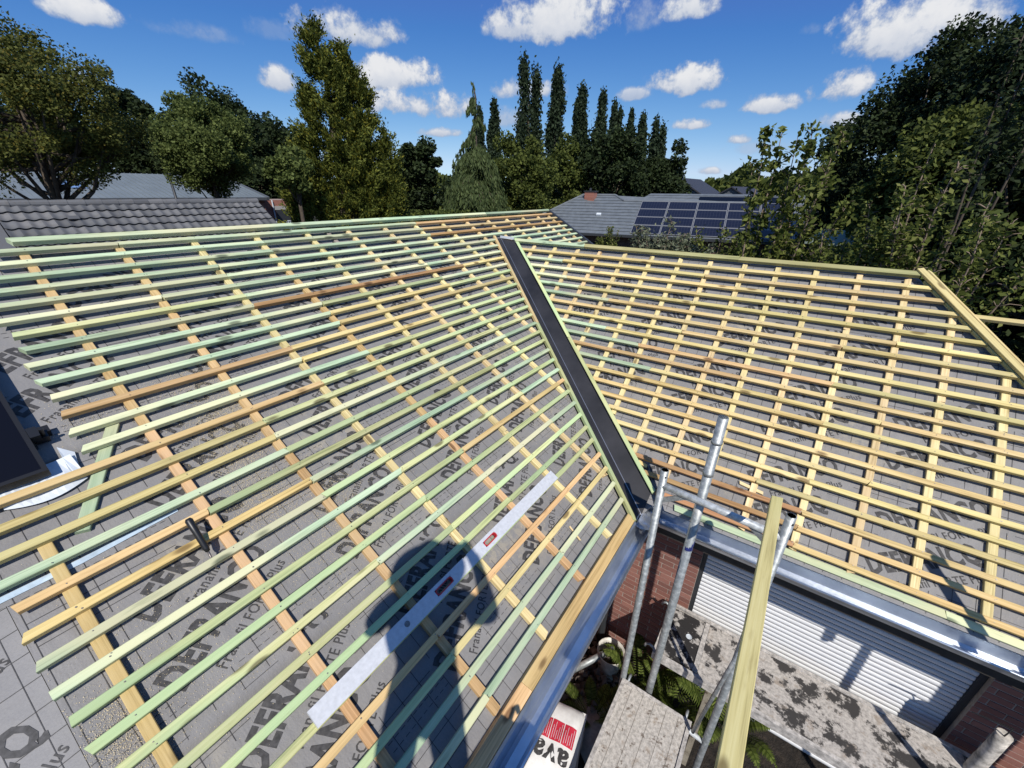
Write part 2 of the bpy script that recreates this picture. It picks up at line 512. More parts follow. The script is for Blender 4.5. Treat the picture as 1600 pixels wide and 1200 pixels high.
class MB:
    """collects boxes, tubes and free polygons into one mesh"""
    def __init__(self):
        self.v = []
        self.f = []
        self.mi = []

    def poly(self, pts, faces, mi=0):
        b = len(self.v)
        self.v += [tuple(p) for p in pts]
        for f in faces:
            self.f.append(tuple(i + b for i in f))
            self.mi.append(mi)

    def box(self, lo, hi, mi=0, T=None):
        x0, y0, z0 = lo
        x1, y1, z1 = hi
        p = [(x0, y0, z0), (x1, y0, z0), (x1, y1, z0), (x0, y1, z0), (x0, y0, z1), (x1, y0, z1), (x1, y1, z1), (x0, y1, z1)]
        if T is not None:
            p = [tuple(T @ Vector(q)) for q in p]
        self.poly(p, [(3, 2, 1, 0), (4, 5, 6, 7), (0, 1, 5, 4), (1, 2, 6, 5), (2, 3, 7, 6), (3, 0, 4, 7)], mi)

    def beam(self, a, b, w, h, upv=(0, 0, 1), mi=0):
        a, b = Vector(a), Vector(b)
        d = (b - a).normalized()
        s = d.cross(Vector(upv)).normalized() * (w / 2)
        u = s.cross(d).normalized() * (h / 2)
        p = [a - s - u, a + s - u, a + s + u, a - s + u, b - s - u, b + s - u, b + s + u, b - s + u]
        self.poly(p, [(3, 2, 1, 0), (4, 5, 6, 7), (0, 1, 5, 4), (1, 2, 6, 5), (2, 3, 7, 6), (3, 0, 4, 7)], mi)

    def tube(self, pts, radii, n=8, caps=True, mi=0, hollow=False):
        pts = [Vector(p) for p in pts]
        if not hasattr(radii, '__len__'):
            radii = [radii] * len(pts)
        base = len(self.v)
        prev = None
        for i, p in enumerate(pts):
            d = (pts[min(i + 1, len(pts) - 1)] - pts[max(i - 1, 0)])
            d = d.normalized() if d.length > 1e-9 else Vector((0, 0, 1))
            ref = prev if prev is not None else (Vector((1, 0, 0)) if abs(d.x) < 0.9 else Vector((0, 1, 0)))
            s = d.cross(ref).normalized()
            u = s.cross(d)
            prev = u
            for k in range(n):
                a = 2 * PI * k / n
                self.v.append(tuple(p + (s * math.cos(a) + u * math.sin(a)) * radii[i]))
        for i in range(len(pts) - 1):
            for k in range(n):
                k2 = (k + 1) % n
                self.f.append((base + i * n + k, base + (i + 1) * n + k, base + (i + 1) * n + k2, base + i * n + k2))
                self.mi.append(mi)
        if caps:
            self.f.append(tuple(base + k for k in range(n)))
            self.mi.append(mi)
            self.f.append(tuple(base + (len(pts) - 1) * n + k for k in range(n - 1, -1, -1)))
            self.mi.append(mi)

    def lathe(self, prof, n=16, center=(0, 0, 0), mi=0):
        base = len(self.v)
        for r_, z_ in prof:
            for k in range(n):
                a = 2 * PI * k / n
                self.v.append((center[0] + r_ * math.cos(a), center[1] + r_ * math.sin(a), center[2] + z_))
        for i in range(len(prof) - 1):
            for k in range(n):
                k2 = (k + 1) % n
                self.f.append((base + i * n + k, base + i * n + k2, base + (i + 1) * n + k2, base + (i + 1) * n + k))
                self.mi.append(mi)

    def build(self, name, mat, parent=None, smooth=False):
        o = link_mesh(name, self.v, self.f, mat, parent, smooth)
        if any(self.mi):
            o.data.polygons.foreach_set('material_index', self.mi)
        return o


def empty(name, loc, rz=0.0):
    o = bpy.data.objects.new(name, None)
    o.empty_display_size = 0.2
    o.location = loc
    o.rotation_euler = (0, 0, rz)
    COL.objects.link(o)
    return o


def tag(o, label=None, cat=None, group=None, kind=None):
    if label:
        o['label'] = label
    if cat:
        o['category'] = cat
    if group:
        o['group'] = group
    if kind:
        o['kind'] = kind
    return o


def share(name, me, parent, mat4=None):
    o = bpy.data.objects.new(name, me)
    COL.objects.link(o)
    o.parent = parent
    if mat4 is not None:
        o.matrix_local = mat4
    return o


GZ = -4.9                          # ground level; the camera is the origin

# ------------------------------------------------------------------ ground
def ground_mat():
    m, t, b = material('ground')
    tc = t.add('ShaderNodeTexCoord').outputs['Object']
    f = t.noise(tc, 0.35, 5.0, 0.6)
    g = t.noise(tc, 14.0, 4.0, 0.7)
    c = t.ramp(f, [(0.35, (0.022, 0.018, 0.013)), (0.58, (0.030, 0.030, 0.014)), (0.78, (0.05, 0.06, 0.022))])
    c = t.mix(t.math('MULTIPLY', g, 0.5), c, (0.03, 0.024, 0.017))
    t.l.new(c, b.inputs['Base Color'])
    b.inputs['Roughness'].default_value = 0.95
    bump(t, b, g, 0.8, 0.05)
    return m


gm = ground_mat()
g = MB()
N = 24
xs = [-900 + 1800 * i / N for i in range(N + 1)]
for j in range(N + 1):
    for i in range(N + 1):
        g.v.append((xs[i], xs[j], GZ))
for j in range(N):
    for i in range(N):
        a = j * (N + 1) + i
        g.f.append((a, a + 1, a + N + 2, a + N + 1))
        g.mi.append(0)
tag(g.build('ground', gm), kind='structure')
g = MB()
r_ = random.Random(3)
ring = [(2.9 + (3.4 + r_.uniform(-.3, .3)) * math.cos(2 * PI * k / 26), -0.6 + (4.6 + r_.uniform(-.4, .4)) * math.sin(2 * PI * k / 26), GZ + 0.004) for k in range(26)]
g.poly(ring, [tuple(range(26))])
sm_, t_, b_ = material('soil')
f_ = t_.noise(t_.add('ShaderNodeTexCoord').outputs['Object'], 16.0, 5.0, 0.7)
t_.l.new(t_.ramp(f_, [(0.35, (0.012, 0.009, 0.007)), (0.6, (0.030, 0.022, 0.016)), (0.8, (0.07, 0.05, 0.035))]), b_.inputs['Base Color'])
b_.inputs['Roughness'].default_value = 0.95
bump(t_, b_, f_, 1.0, 0.06)
tag(g.build('soil', sm_), kind='structure')

# ------------------------------------------------------------------ the house being re-roofed
house = empty('house', (3.0, 1.5, GZ))
tag(house, 'low brick house whose bare battened roof fills the foreground', 'house')
HI = Matrix.Translation((-3.0, -1.5, -GZ))
PA, PB = R(30.0), R(38.3)
cA, sA_, tA = math.cos(PA), math.sin(PA), math.tan(PA)
cB, sB_, tB = math.cos(PB), math.sin(PB), math.tan(PB)
ZB0 = -2.348 - tB * 2.7405


def basis(o, u, s, n):
    return Matrix(((u[0], s[0], n[0], o[0]), (u[1], s[1], n[1], o[1]), (u[2], s[2], n[2], o[2]), (0, 0, 0, 1)))


BA = basis((0, 0, -2.7), (1, 0, 0), (0, cA, sA_), (0, -sA_, cA))
BB = basis((0, 0, ZB0), (0, -1, 0), (cB, 0, sB_), (-sB_, 0, cB))
FELT = -0.060                       # felt lies this far under the batten tops


def val_y(x):                       # plan line of the valley (felt level)
    return (-2.348 + 2.7 - tB * 2.7405 + tB * x) / tA + 0.018


def val_x(y):
    return (((y - 0.018) * tA) + 2.348 - 2.7 + tB * 2.7405) / tB


YR = 4.125
polyA = [(-0.23, 0.70), (val_x(0.70 * cA), 0.70)]
for y in np.linspace(0.8, 3.60, 6):
    polyA.append((val_x(y), y / cA))
polyA += [(4.97, 3.68 / cA), (6.1, 2.15 / cA), (7.12, 2.15 / cA), (7.12, YR / cA), (-2.2, YR / cA), (-2.2, 2.2 / cA), (-0.23, 2.2 / cA)]


def slope_obj(name, poly, B, th=0.02):
    n = len(poly)
    v = [(p[0], p[1], FELT) for p in poly] + [(p[0], p[1], FELT - th) for p in poly]
    f = [tuple(range(n)), tuple(range(2 * n - 1, n - 1, -1))]
    for i in range(n):
        j = (i + 1) % n
        f.append((i, n + i, n + j, j))
    o = link_mesh(name, v, f, M['felt'])
    o.parent = house
    o.matrix_local = HI @ B
    return o


slopeA = slope_obj('roof_slope', polyA, BA)
tag(slopeA, 'grey printed underlay slope with green and orange battens')


def hip_ub(x):                      # ub (= -y) of the hip at plan x
    return 0.80 + 0.903 * (4.955 - x)


polyB = []
V0B, VRB = 3.585, 4.955 / cB
ys = np.linspace(3.60, 0.62, 6)
for y in ys:
    polyB.append((-y, (val_x(y)) / cB))
polyB += [(-0.56, V0B), (hip_ub(V0B * cB), V0B), (0.80, VRB), (-3.62, VRB)]
slopeB = slope_obj('roof_slope', polyB[::-1] if False else polyB, BB)
tag(slopeB, 'underlay slope with pale yellow battens right of the black valley')
# the far slopes, mostly hidden behind the ridges
bk = MB()
bk.poly([(4.955, 3.68, -0.66), (4.955, -0.79, -0.66), (7.1, -2.75, -2.36), (7.1, 0.75, -2.36)], [(0, 1, 2, 3)])
bk.poly([(4.955, -0.80, -0.665), (2.82, -2.74, -2.36), (7.1, -2.74, -2.36)], [(0, 1, 2)])
bk.poly([(-2.2, YR, -0.37), (7.12, YR, -0.37), (7.12, 8.3, -2.7), (-2.2, 8.3, -2.7)], [(3, 2, 1, 0)])
o = bk.build('far_roof_slope', M['felt'], house)
o.matrix_local = HI
# flank of underlay folding down left of the batten ends
fl = MB()
a = R(13)
L_ = 1.4
fl.poly([(-0.232, 0.70, FELT), (-0.232, 2.54, FELT), (-0.232 - L_ * math.cos(a), 2.54, FELT - L_ * math.sin(a)), (-0.232 - L_ * math.cos(a), 0.70, FELT - L_ * math.sin(a))], [(0, 1, 2, 3)])
flank = fl.build('roof_flank', M['felt'], house)
flank.matrix_local = HI @ BA
BF = BA @ basis((-0.232, 0, FELT), (math.cos(a), 0, math.sin(a)), (0, 1, 0), (-math.sin(a), 0, math.cos(a)))


# ---- battens
def batten(parent, u0, u1, v, w, mat, wid=0.037, th=0.029, name='batten', jit=0.004, top=0.0):
    b = MB()
    ln = u1 - u0
    c = 0.0025
    h, q = wid / 2, th
    # chamfered top edges
    prof = [(-h, -q), (h, -q), (h, -c), (h - c, 0), (-h + c, 0), (-h, -c)]
    s0, s1 = random.uniform(-.01, .01), random.uniform(-.01, .01)
    n = 6
    m = 4 if ln > 0.9 else 1
    by, bz = random.uniform(-.0045, .0045) * min(1, ln / 2), random.uniform(-.002, .002)
    pts = []
    for q in range(m + 1):
        t = q / m
        e = s0 if q == 0 else (s1 if q == m else 0)
        k = math.sin(PI * t)
        pts += [(ln * t + e * p[0] / h, p[0] + by * k, p[1] + bz * k * (1 if th < .04 else 0)) for p in prof]
    fs = [tuple(range(n))[::-1], tuple(range(m * n, (m + 1) * n))]
    for q in range(m):
        fs += [(q * n + i, q * n + (i + 1) % n, (q + 1) * n + (i + 1) % n, (q + 1) * n + i) for i in range(n)]
    b.poly(pts, fs)
    o = b.build(name, mat, parent)
    rz = random.uniform(-jit, jit) / max(ln, 0.5)
    o.location = (u0, v + random.uniform(-.003, .003) - rz * ln / 2, w + top)
    o.rotation_euler = (random.uniform(-.02, .02), 0, rz)
    return o


def row(parent, u0, u1, v, segs, w=0.0):
    """segs: list of (end u, material key); the last one runs to u1"""
    cur = u0
    for e, k in segs:
        e = min(e, u1)
        if e - cur < 0.03:
            continue
        batten(parent, cur, e - 0.002, v, w, M[k])
        cur = e
    return cur


LEFT = {-8: 'green', -7: 'green', -6: 'pale', -5: 'orange', -4: 'pale', -3: 'pale', -2: 'pale', -1: 'pale', 0: 'pale', 1: 'pale', 2: 'green', 3: 'green',
        4: 'orange', 5: 'orange', 6: 'green', 7: 'yellow', 8: 'yellow', 9: 'orange', 10: 'green', 11: 'green', 12: 'orange', 13: 'green', 14: 'green',
        15: 'green', 16: 'green', 17: 'pale', 18: 'green', 19: 'green', 20: 'green', 21: 'green', 22: 'green', 23: 'green'}
RIGHT = {-8: 'green', -7: 'green', -6: 'yellow', -5: 'orange', -4: 'pale', -3: 'pale', -2: 'pale', -1: 'green', 0: 'pale', 1: 'orange', 2: 'pale', 3: 'pale',
         4: 'green', 5: 'pale', 6: 'pale', 7: 'green', 8: 'pale', 9: 'pale', 10: 'pale', 11: 'yellow', 12: 'yellow', 13: 'yellow', 14: 'yellow',
         15: 'pale', 16: 'brown', 17: 'green', 18: 'green', 19: 'green', 20: 'green', 21: 'green', 22: 'green', 23: 'green'}
J1 = {4: 0.92, 5: 0.45, 6: 0.92, 7: 0.92, 8: 0.92, 9: 1.39, 12: 1.39, 16: 1.39, 11: 1.39, 13: 1.86, 14: 1.86}
CBU = [0.45, 0.92, 1.39, 1.865, 2.335, 2.80, 3.28, 3.754, 4.225, 4.70, 5.17, 5.65, 6.11, 6.58, 6.95]
for k in range(-8, 24):
    v = 1.852 + 0.12247 * k + 0.019
    y = v * cA
    u0 = -0.22 if k <= 5 else (-1.6 if k <= 9 else 0.19)
    if k >= 22:
        u0 = 0.30 + 0.04 * (k - 22)
    u0 += random.uniform(-.012, .012)
    y_e = (v - 0.019) * cA
    u1 = val_x(y_e + 0.016) - 0.098 - 0.046
    if y_e > 3.71:
        u1 = 7.06
    seg = []
    j = J1.get(k, random.choice([0.92, 1.39, 1.865]))
    seg.append((j, LEFT[k]))
    if k == 16:
        seg += [(3.75, 'brown'), (9, 'yellow')]
    elif k == 21:
        seg += [(3.78, 'green'), (9, 'brown')]
    elif k in (22, 23):
        seg += [(3.75, 'green'), (9, 'yellow' if k == 22 else 'orange')]
    else:
        j2 = random.choice([2.80, 3.28, 3.754])
        alt = {'green': 'green', 'pale': random.choice(['pale', 'green', 'pale']), 'yellow': random.choice(['yellow', 'pale']), 'orange': 'orange', 'brown': 'yellow'}[RIGHT[k]]
        seg += [(j2, RIGHT[k]), (9, alt)]
    row(slopeA, u0, u1, v, seg)
    if 3.0 < y_e <= 3.71:
        s = 5.14 + (3.69 - y_e) / 1.368
        row(slopeA, s, 7.06, v, [(9, 'green')])
# ridge boards of the main roof
for a_, b_, kk in ((0.42, 2.9, 'green'), (2.902, 5.2, 'green'), (5.202, 7.05, 'green')):
    batten(slopeA, a_, b_, YR / cA + 0.005, 0, M[kk], 0.045, 0.034, 'ridge_batten', 0.001, 0.022)
bl = MB()
bl.box((7.065, 2.2 / cA, -0.09), (7.12, YR / cA + .03, 0.012))
bl.build('verge_trim', M['anthracite'], slopeA)
# counter battens of the main roof
for u in CBU + [-0.07]:
    x = u
    if u < 0:
        v0, v1 = 0.80, 2.72
    else:
        v0 = 0.80
        if x > 2.62:
            v0 = max(v0, val_y(x + 0.15) / cA + 0.04)
        v1 = YR / cA - 0.02
        if x > 4.97:
            v0 = (3.70 - max(0, x - 5.10) * 1.368) / cA
            v0 = max(v0, 2.6)
    mk = 'counter_orange' if u < 1.0 else 'counter'
    cur = v0
    first = True
    while cur < v1 - 0.05:
        e = min(v1, cur + random.uniform(1.1, 2.4))
        if v1 - e < 0.4:
            e = v1
        b = batten(slopeA, cur, e - 0.002, 0, 0, M[mk if random.random() > 0.12 else ('yellow' if mk == 'counter_orange' else 'counter_orange')], 0.046, 0.031, 'counter_batten', 0)
        b.matrix_local = basis((u + random.uniform(-.006, .006), cur, FELT + 0.031), (0, 1, 0), (-1, 0, 0), (0, 0, 1))
        cur = e
# short stray counter battens
b = batten(slopeA, 0, 0.60, 0, 0, M['green'], 0.05, 0.024, 'counter_batten', 0)
tag(b, 'short green counter batten set at an angle')
b.matrix_local = basis((0.045, 2.335 / cA, FELT + 0.0245), (0.50, 0.866, 0), (-0.866, 0.50, 0), (0, 0, 1))
b = batten(slopeA, 0, 0.22, 0, 0, M['grey_wood'], 0.04, 0.02, 'counter_batten', 0)
b.matrix_local = basis((2.57, 3.9 / cA, FELT + 0.021), (0, 1, 0), (-1, 0, 0), (0, 0, 1))
# eave timber of the main roof
for a_, b_ in ((-1.5, 1.1), (1.102, 2.62)):
    batten(slopeA, a_, b_, 0.752, 0, M['orange'], 0.072, 0.05, 'eave_board', 0.001, -0.004)

# ---- battens of the right slope
CBB = [-3.08, -2.76, -2.44, -2.13, -1.81, -1.49, -1.173, -0.86, -0.535, -0.24, 0.08, 0.40, 0.735, 1.05, 1.377, 1.69, 2.01, 2.33]


def vb_right(y):                    # plan x of the valley batten's outer edge at y
    return 2.885 + (y - 0.575) / 1.369


for k in range(-3, 18):
    x = 4.541 - 0.0966 * k
    v = x / cB
    u0 = -(0.575 + (x - 2.885) * 1.369) + 0.02
    u1 = hip_ub(x) - 0.02
    if k == -1:
        u1 = 3.1
    base = 'yellow'
    if k in (-2, 0, 3, 5, 8):
        base = 'yellow'
    if k == -1:
        base = 'yellow'
    seg = []
    if k in (-2, -1, 0, 1, 2, 5, 6, 8):
        seg.append((u0 + random.uniform(0.45, 0.9), 'green'))
    if k in (6, 7, 9, 10, 11, 14, 15, 16, 17):
        seg.append((random.choice([-0.24, 0.08, 0.4]), 'brown' if k in (15, 16, 17) else 'orange'))
        seg.append((9, 'orange' if k in (17, 16) else 'yellow'))
    else:
        j = random.choice([-0.86, -0.535, 0.08, 0.4, 0.735])
        seg.append((j, base))
        seg.append((9, 'yellow'))
    row(slopeB, u0, u1, v, seg)
for a_, b_, kk in ((-3.38, -2.35, 'green'), (-2.349, -0.6, 'olive'), (-0.599, 0.79, 'olive')):
    batten(slopeB, a_, b_, VRB - 0.02, 0, M[kk], 0.05, 0.036, 'ridge_batten', 0.001, 0.014)
batten(slopeB, -0.40, 1.2, 3.635, 0, M['green'], 0.048, 0.022, 'eave_batten', 0.001, FELT + 0.023)
batten(slopeB, 1.203, 3.0, 3.635, 0, M['green'], 0.048, 0.022, 'eave_batten', 0.001, FELT + 0.023)
for u in CBB:
    y = -u
    v0 = 3.70
    if y > 0.5:
        v0 = max(v0, vb_right(y) / cB + 0.03)
    v1 = VRB - 0.05
    if u > 0.75:
        v1 = (4.955 - (u - 0.80) / 0.903) / cB - 0.06
    if v1 - v0 < 0.1:
        continue
    cur = v0 - random.uniform(0, .04)
    while cur < v1 - 0.05:
        e = min(v1, cur + random.uniform(1.2, 2.2))
        if v1 - e < 0.4:
            e = v1
        b = batten(slopeB, cur, e - 0.002, 0, 0, M['counter'], 0.046, 0.031, 'counter_batten', 0)
        b.matrix_local = basis((u + random.uniform(-.006, .006), cur, FELT + 0.025), (0, 1, 0), (-1, 0, 0), (0, 0, 1))
        cur = e


def nails(slope, vs, us, lim, seed):
    r = random.Random(seed)
    mb = MB()
    for v in vs:
        for u in us:
            if not lim(u, v):
                continue
            for _ in range(r.choice((1, 1, 2))):
                x, y, s = u + r.uniform(-.014, .014), v + r.uniform(-.011, .011), r.uniform(.0022, .0036)
                mb.poly([(x + s * math.cos(k * PI / 3), y + s * math.sin(k * PI / 3), 0.0026) for k in range(6)], [(0, 1, 2, 3, 4, 5)])
    o = mb.build('nail_head', M['steel'], slope)
    o['kind'] = 'stuff'


nails(slopeA, [1.852 + 0.12247 * k + 0.019 for k in range(-8, 24)], CBU + [-0.07], lambda u, v: (u > 0 or v < 2.7) and u < 2.66 + (v * cA - 0.62) / 1.4266, 1)
nails(slopeB, [(4.541 - 0.0966 * k) / cB for k in range(-3, 18)], CBB, lambda u, v: -u < 0.55 + (v * cB - 2.9) * 1.369 and u < hip_ub(v * cB) - .05, 2)
cf = MB()
r_ = random.Random(9)
nn = 7
for i in range(nn):
    for j in range(nn):
        s_, t_ = i / (nn - 1), j / (nn - 1)
        cf.v.append((2.60 + .24 * s_, 0.50 + .22 * t_, -2.415 + 0.045 * (abs(s_ - .55) + abs(t_ - .45)) + r_.uniform(-.010, .010)))
for i in range(nn - 1):
    for j in range(nn - 1):
        a_ = i * nn + j
        cf.f.append((a_, a_ + nn, a_ + nn + 1, a_ + 1))
        cf.mi.append(0)
cfo = cf.build('corner_flashing', M['zinc'], house)
cfo.matrix_local = HI

# ---- valley tray with its side battens, hip boards
def wpt(B, u, v, w):
    return B @ Vector((u, v, w))


def add_world(mb, name, mat):
    o = mb.build(name, mat, house)
    o.matrix_local = HI
    return o


def onA(x, y, w=0.0):
    return BA @ Vector((x, y / cA, w))


def onB(x, y, w=0.0):
    return BB @ Vector((-y, x / cB, w))


vt = MB()
YV0, YV1 = 0.60, 3.66
HWA, HWB = 0.098, 0.158             # tray half widths, measured along x on each side
lift = -0.012


def tray_pts(y):
    xc = val_x(y)
    return (onA(xc - HWA, y, lift + 0.008), onA(xc - HWA, y, lift - .006), Vector(onA(xc, y, lift)), onB(xc + HWB, y, lift - .006), onB(xc + HWB, y, lift + 0.008))


p0, p1 = tray_pts(YV0), tray_pts(YV1)
# right wing of the tray stops lower at the ridge of the right slope
p1 = (p1[0], p1[1], p1[2], onB(val_x(3.44) + HWB, 3.44, lift - .006), onB(val_x(3.44) + HWB, 3.44, lift + 0.008))
pts = list(p0) + list(p1)
vt.poly(pts, [(0, 5, 6, 1), (1, 6, 7, 2), (2, 7, 8, 3), (3, 8, 9, 4)])
valley = add_world(vt, 'valley_tray', M['black_metal'])
tag(valley, 'long black metal valley tray between the two slopes')
sm = MB()
sm.tube([p0[2] + Vector((0, 0, .004)), p1[2] + Vector((0, 0, .004))], 0.0045, 6)
s_ = sm.build('tray_seam', M['seam'], valley)
en = MB()
en.beam(p1[2] + Vector((0.0, 0, .015)), p1[4] + Vector((0, 0, .01)), 0.02, 0.03)
e_ = en.build('tray_end_strip', M['white_sheet'], valley)


def side_batten(a, b, mat, wid=0.036, th=0.03, nrm=(0, 0, 1), name='valley_batten'):
    a, b = Vector(a), Vector(b)
    d = (b - a)
    L = d.length
    d.normalize()
    n = Vector(nrm)
    s = n.cross(d).normalized()
    n = d.cross(s)
    o = batten(house, 0, L, 0, 0, mat, wid, th, name, 0)
    o.matrix_local = HI @ basis(tuple(a), tuple(d), tuple(s), tuple(n))
    return o


nA, nB = BA.to_3x3() @ Vector((0, 0, 1)), BB.to_3x3() @ Vector((0, 0, 1))
for y0, y1, mk in ((0.62, 2.35, 'pale'), (2.352, 3.70, 'yellow')):
    side_batten(onA(val_x(y0) - HWA - 0.024, y0, 0.004), onA(val_x(y1) - HWA - 0.024, y1, 0.004), M[mk], nrm=nA)
for y0, y1, mk in ((0.58, 1.95, 'pale'), (1.952, 3.42, 'pale')):
    side_batten(onB(val_x(y0) + HWB + 0.026, y0, 0.004), onB(val_x(y1) + HWB + 0.026, y1, 0.004), M[mk], nrm=nB)


def hip_pt(x, w, off):
    return onB(x, -(hip_ub(x) + off), w)


side_batten(hip_pt(4.97, 0.03, 0.0), hip_pt(2.80, 0.03, 0.0), M['yellow'], 0.043, 0.028, nB, 'hip_batten')
side_batten(hip_pt(4.955, 0.026, 0.052), hip_pt(2.80, 0.026, 0.052), M['yellow'], 0.036, 0.036, (0, -0.4, 0.9), 'hip_batten')
side_batten(hip_pt(4.9, -0.01, -0.01), hip_pt(2.80, -0.01, -0.01), M['olive'], 0.03, 0.03, nB, 'hip_batten')

# ---- printed lettering and print grid on the underlay
def text_mesh(body, size, offset, extrude=0.0, shear=0.0):
    cu = bpy.data.curves.new('lettering', 'FONT')
    cu.body = body
    cu.size = size
    cu.offset = offset
    cu.shear = shear
    cu.resolution_u = 2
    cu.space_character = 1.08
    to = bpy.data.objects.new('lettering', cu)
    COL.objects.link(to)
    dg = bpy.context.evaluated_depsgraph_get()
    me = bpy.data.meshes.new_from_object(to.evaluated_get(dg))
    v = np.array([x.co[:] for x in me.vertices])
    f = [tuple(p.vertices) for p in me.polygons]
    bpy.data.objects.remove(to)
    bpy.data.meshes.remove(me)
    bpy.data.curves.remove(cu)
    return v, f


wv, wf = text_mesh("DEFRANCQ", 1.0, 0.040)
mn, mxx = wv.min(0), wv.max(0)
WL, WH = 0.60, 0.150                # word length and letter height on the roof
wv = (wv - mn) * np.array([WL / (mxx[0] - mn[0]), WH / (mxx[1] - mn[1]), 0])
sv, sf = text_mesh("Franafil FORTE Plus", 1.0, 0.010)
mn, mxx = sv.min(0), sv.max(0)
sv = (sv - mn) * np.array([0.47 / (mxx[0] - mn[0]), 0.050 / (mxx[1] - mn[1]), 0]) + np.array([0.10, -0.078, 0])
lv = np.vstack([wv, sv])
lf = [tuple(f) for f in wf] + [tuple(i + len(wv) for i in f) for f in sf]
word_me = bpy.data.meshes.new('printed_word')
word_me.from_pydata([tuple(p) for p in lv], [], lf)
word_me.materials.append(M['print'])
ANG = R(32)
ca_, sa_ = math.cos(ANG), math.sin(ANG)


def inside(poly, x, y):
    c = False
    n = len(poly)
    for i in range(n):
        x1, y1 = poly[i]
        x2, y2 = poly[(i + 1) % n]
        if (y1 > y) != (y2 > y) and x < (x2 - x1) * (y - y1) / (y2 - y1) + x1:
            c = not c
    return c


def print_on(slope, poly, B, starts, ulim, vlim, w=FELT + 0.0018):
    words = []
    for (u, v) in starts:
        cs = [(u + a * ca_ - b * sa_, v + a * sa_ + b * ca_) for a, b in ((0, -.09), (WL, -.09), (WL, WH), (0, WH))]
        if not all(inside(poly, *c) for c in cs):
            continue
        words.append((u, v))
        share('printed_word', word_me, slope, basis((u, v, w), (ca_, sa_, 0), (-sa_, ca_, 0), (0, 0, 1)))

    def free(u, v):
        if not inside(poly, u, v):
            return False
        for (a, b) in words:
            du, dv = u - a, v - b
            p, q = du * ca_ + dv * sa_, -du * sa_ + dv * ca_
            if -0.03 < p < WL + 0.03 and -0.10 < q < WH + 0.02:
                return False
        return True
    gmb = MB()
    hw = 0.0013

    def strip(pa, pb):
        (x0, y0), (x1, y1) = pa, pb
        if abs(x1 - x0) > abs(y1 - y0):
            gmb.poly([(x0, y0 - hw, w), (x1, y1 - hw, w), (x1, y1 + hw, w), (x0, y0 + hw, w)], [(0, 1, 2, 3)])
        else:
            gmb.poly([(x0 - hw, y0, w), (x0 + hw, y0, w), (x1 + hw, y1, w), (x1 - hw, y1, w)], [(0, 1, 2, 3)])

    def run(fn, t0, t1, st):
        cur = None
        t = t0
        while t <= t1:
            ok = free(*fn(t))
            if ok and cur is None:
                cur = t
            if (not ok or t + st > t1) and cur is not None:
                if t - cur > 0.02:
                    strip(fn(cur), fn(t))
                cur = None
            t += st
    u = ulim[0]
    while u < ulim[1]:
        run(lambda t, u=u: (u, t), vlim[0], vlim[1], 0.035)
        u += 0.105
    i = 0
    v = vlim[0] + 0.03
    while v < vlim[1]:
        if i % 7 == 3:
            for vv in (v, v + 0.035):
                t = ulim[0]
                while t < ulim[1]:
                    if free(t, vv) and free(t + 0.022, vv):
                        strip((t, vv), (t + 0.022, vv))
                    t += 0.036
        else:
            run(lambda t, v=v: (t, v), ulim[0], ulim[1], 0.035)
        v += 0.105
        i += 1
    if gmb.v:
        gl = gmb.build('printed_grid', M['print'], slope)
        gl['kind'] = 'stuff'


sA = []
for j in range(-2, 6):
    off = [0.07, 0.35, 0.02, 0.52, 0.20, 0.62, 0.4, 0.1][j % 8]
    if j == 0:
        off = 0.07
    for r_, dv in enumerate((0.0, 0.315)):
        for i in range(-3, 9):
            sA.append((off + 0.81 * i + 0.03 * r_, 1.87 + 0.77 * j + dv - 0.05))
print_on(slopeA, polyA, BA, sA, (-2.1, 7.1), (0.72, 4.72))
sBl = []
for j in range(-1, 6):
    off = [0.86, 0.30, 0.05, 0.62, 0.4, 0.2, 0.5][j % 7]
    if j == -1:
        off = 0.86
    for r_, dv in enumerate((0.0, 0.315)):
        for i in range(-6, 5):
            sBl.append((off - 0.80 * r_ * 0 + 0.80 * i + (0.02 if r_ else 0), 3.69 + 0.76 * (j + 1) + dv))
print_on(slopeB, polyB, BB, sBl, (-3.5, 2.7), (3.6, 6.28))
# same print on the folded flank
fb = [(-1.35, 0.72), (-0.02, 0.72), (-0.02, 2.52), (-1.35, 2.52)]
o_ = flank
flank_dummy = MB()
BFl = BA.inverted() @ BF
for (u, v) in ((-0.54, 1.70), (-0.56, 1.32), (-0.57, 2.10), (-1.2, 1.9)):
    share('printed_word', word_me, flank, BFl @ basis((u, v, 0.002), (ca_, sa_, 0), (-sa_, ca_, 0), (0, 0, 1)))
gmb = MB()
for i in range(12):
    u = -0.05 - 0.105 * i
    for a0, a1 in ((0.72, 1.2), (2.4, 2.53)) if i > 2 else ((0.72, 2.53),):
        gmb.poly([BFl @ Vector(q) for q in ((u - .0013, a0, .0018), (u + .0013, a0, .0018), (u + .0013, a1, .0018), (u - .0013, a1, .0018))], [(0, 1, 2, 3)])
for i in range(18):
    v = 0.75 + 0.105 * i
    gmb.poly([BFl @ Vector(q) for q in ((-0.001, v - .0013, .0018), (-0.001, v + .0013, .0018), (-0.16, v + .0013, .0018), (-0.16, v - .0013, .0018))], [(3, 2, 1, 0)])
gl = gmb.build('printed_grid', M['print'], flank)
gl['kind'] = 'stuff'

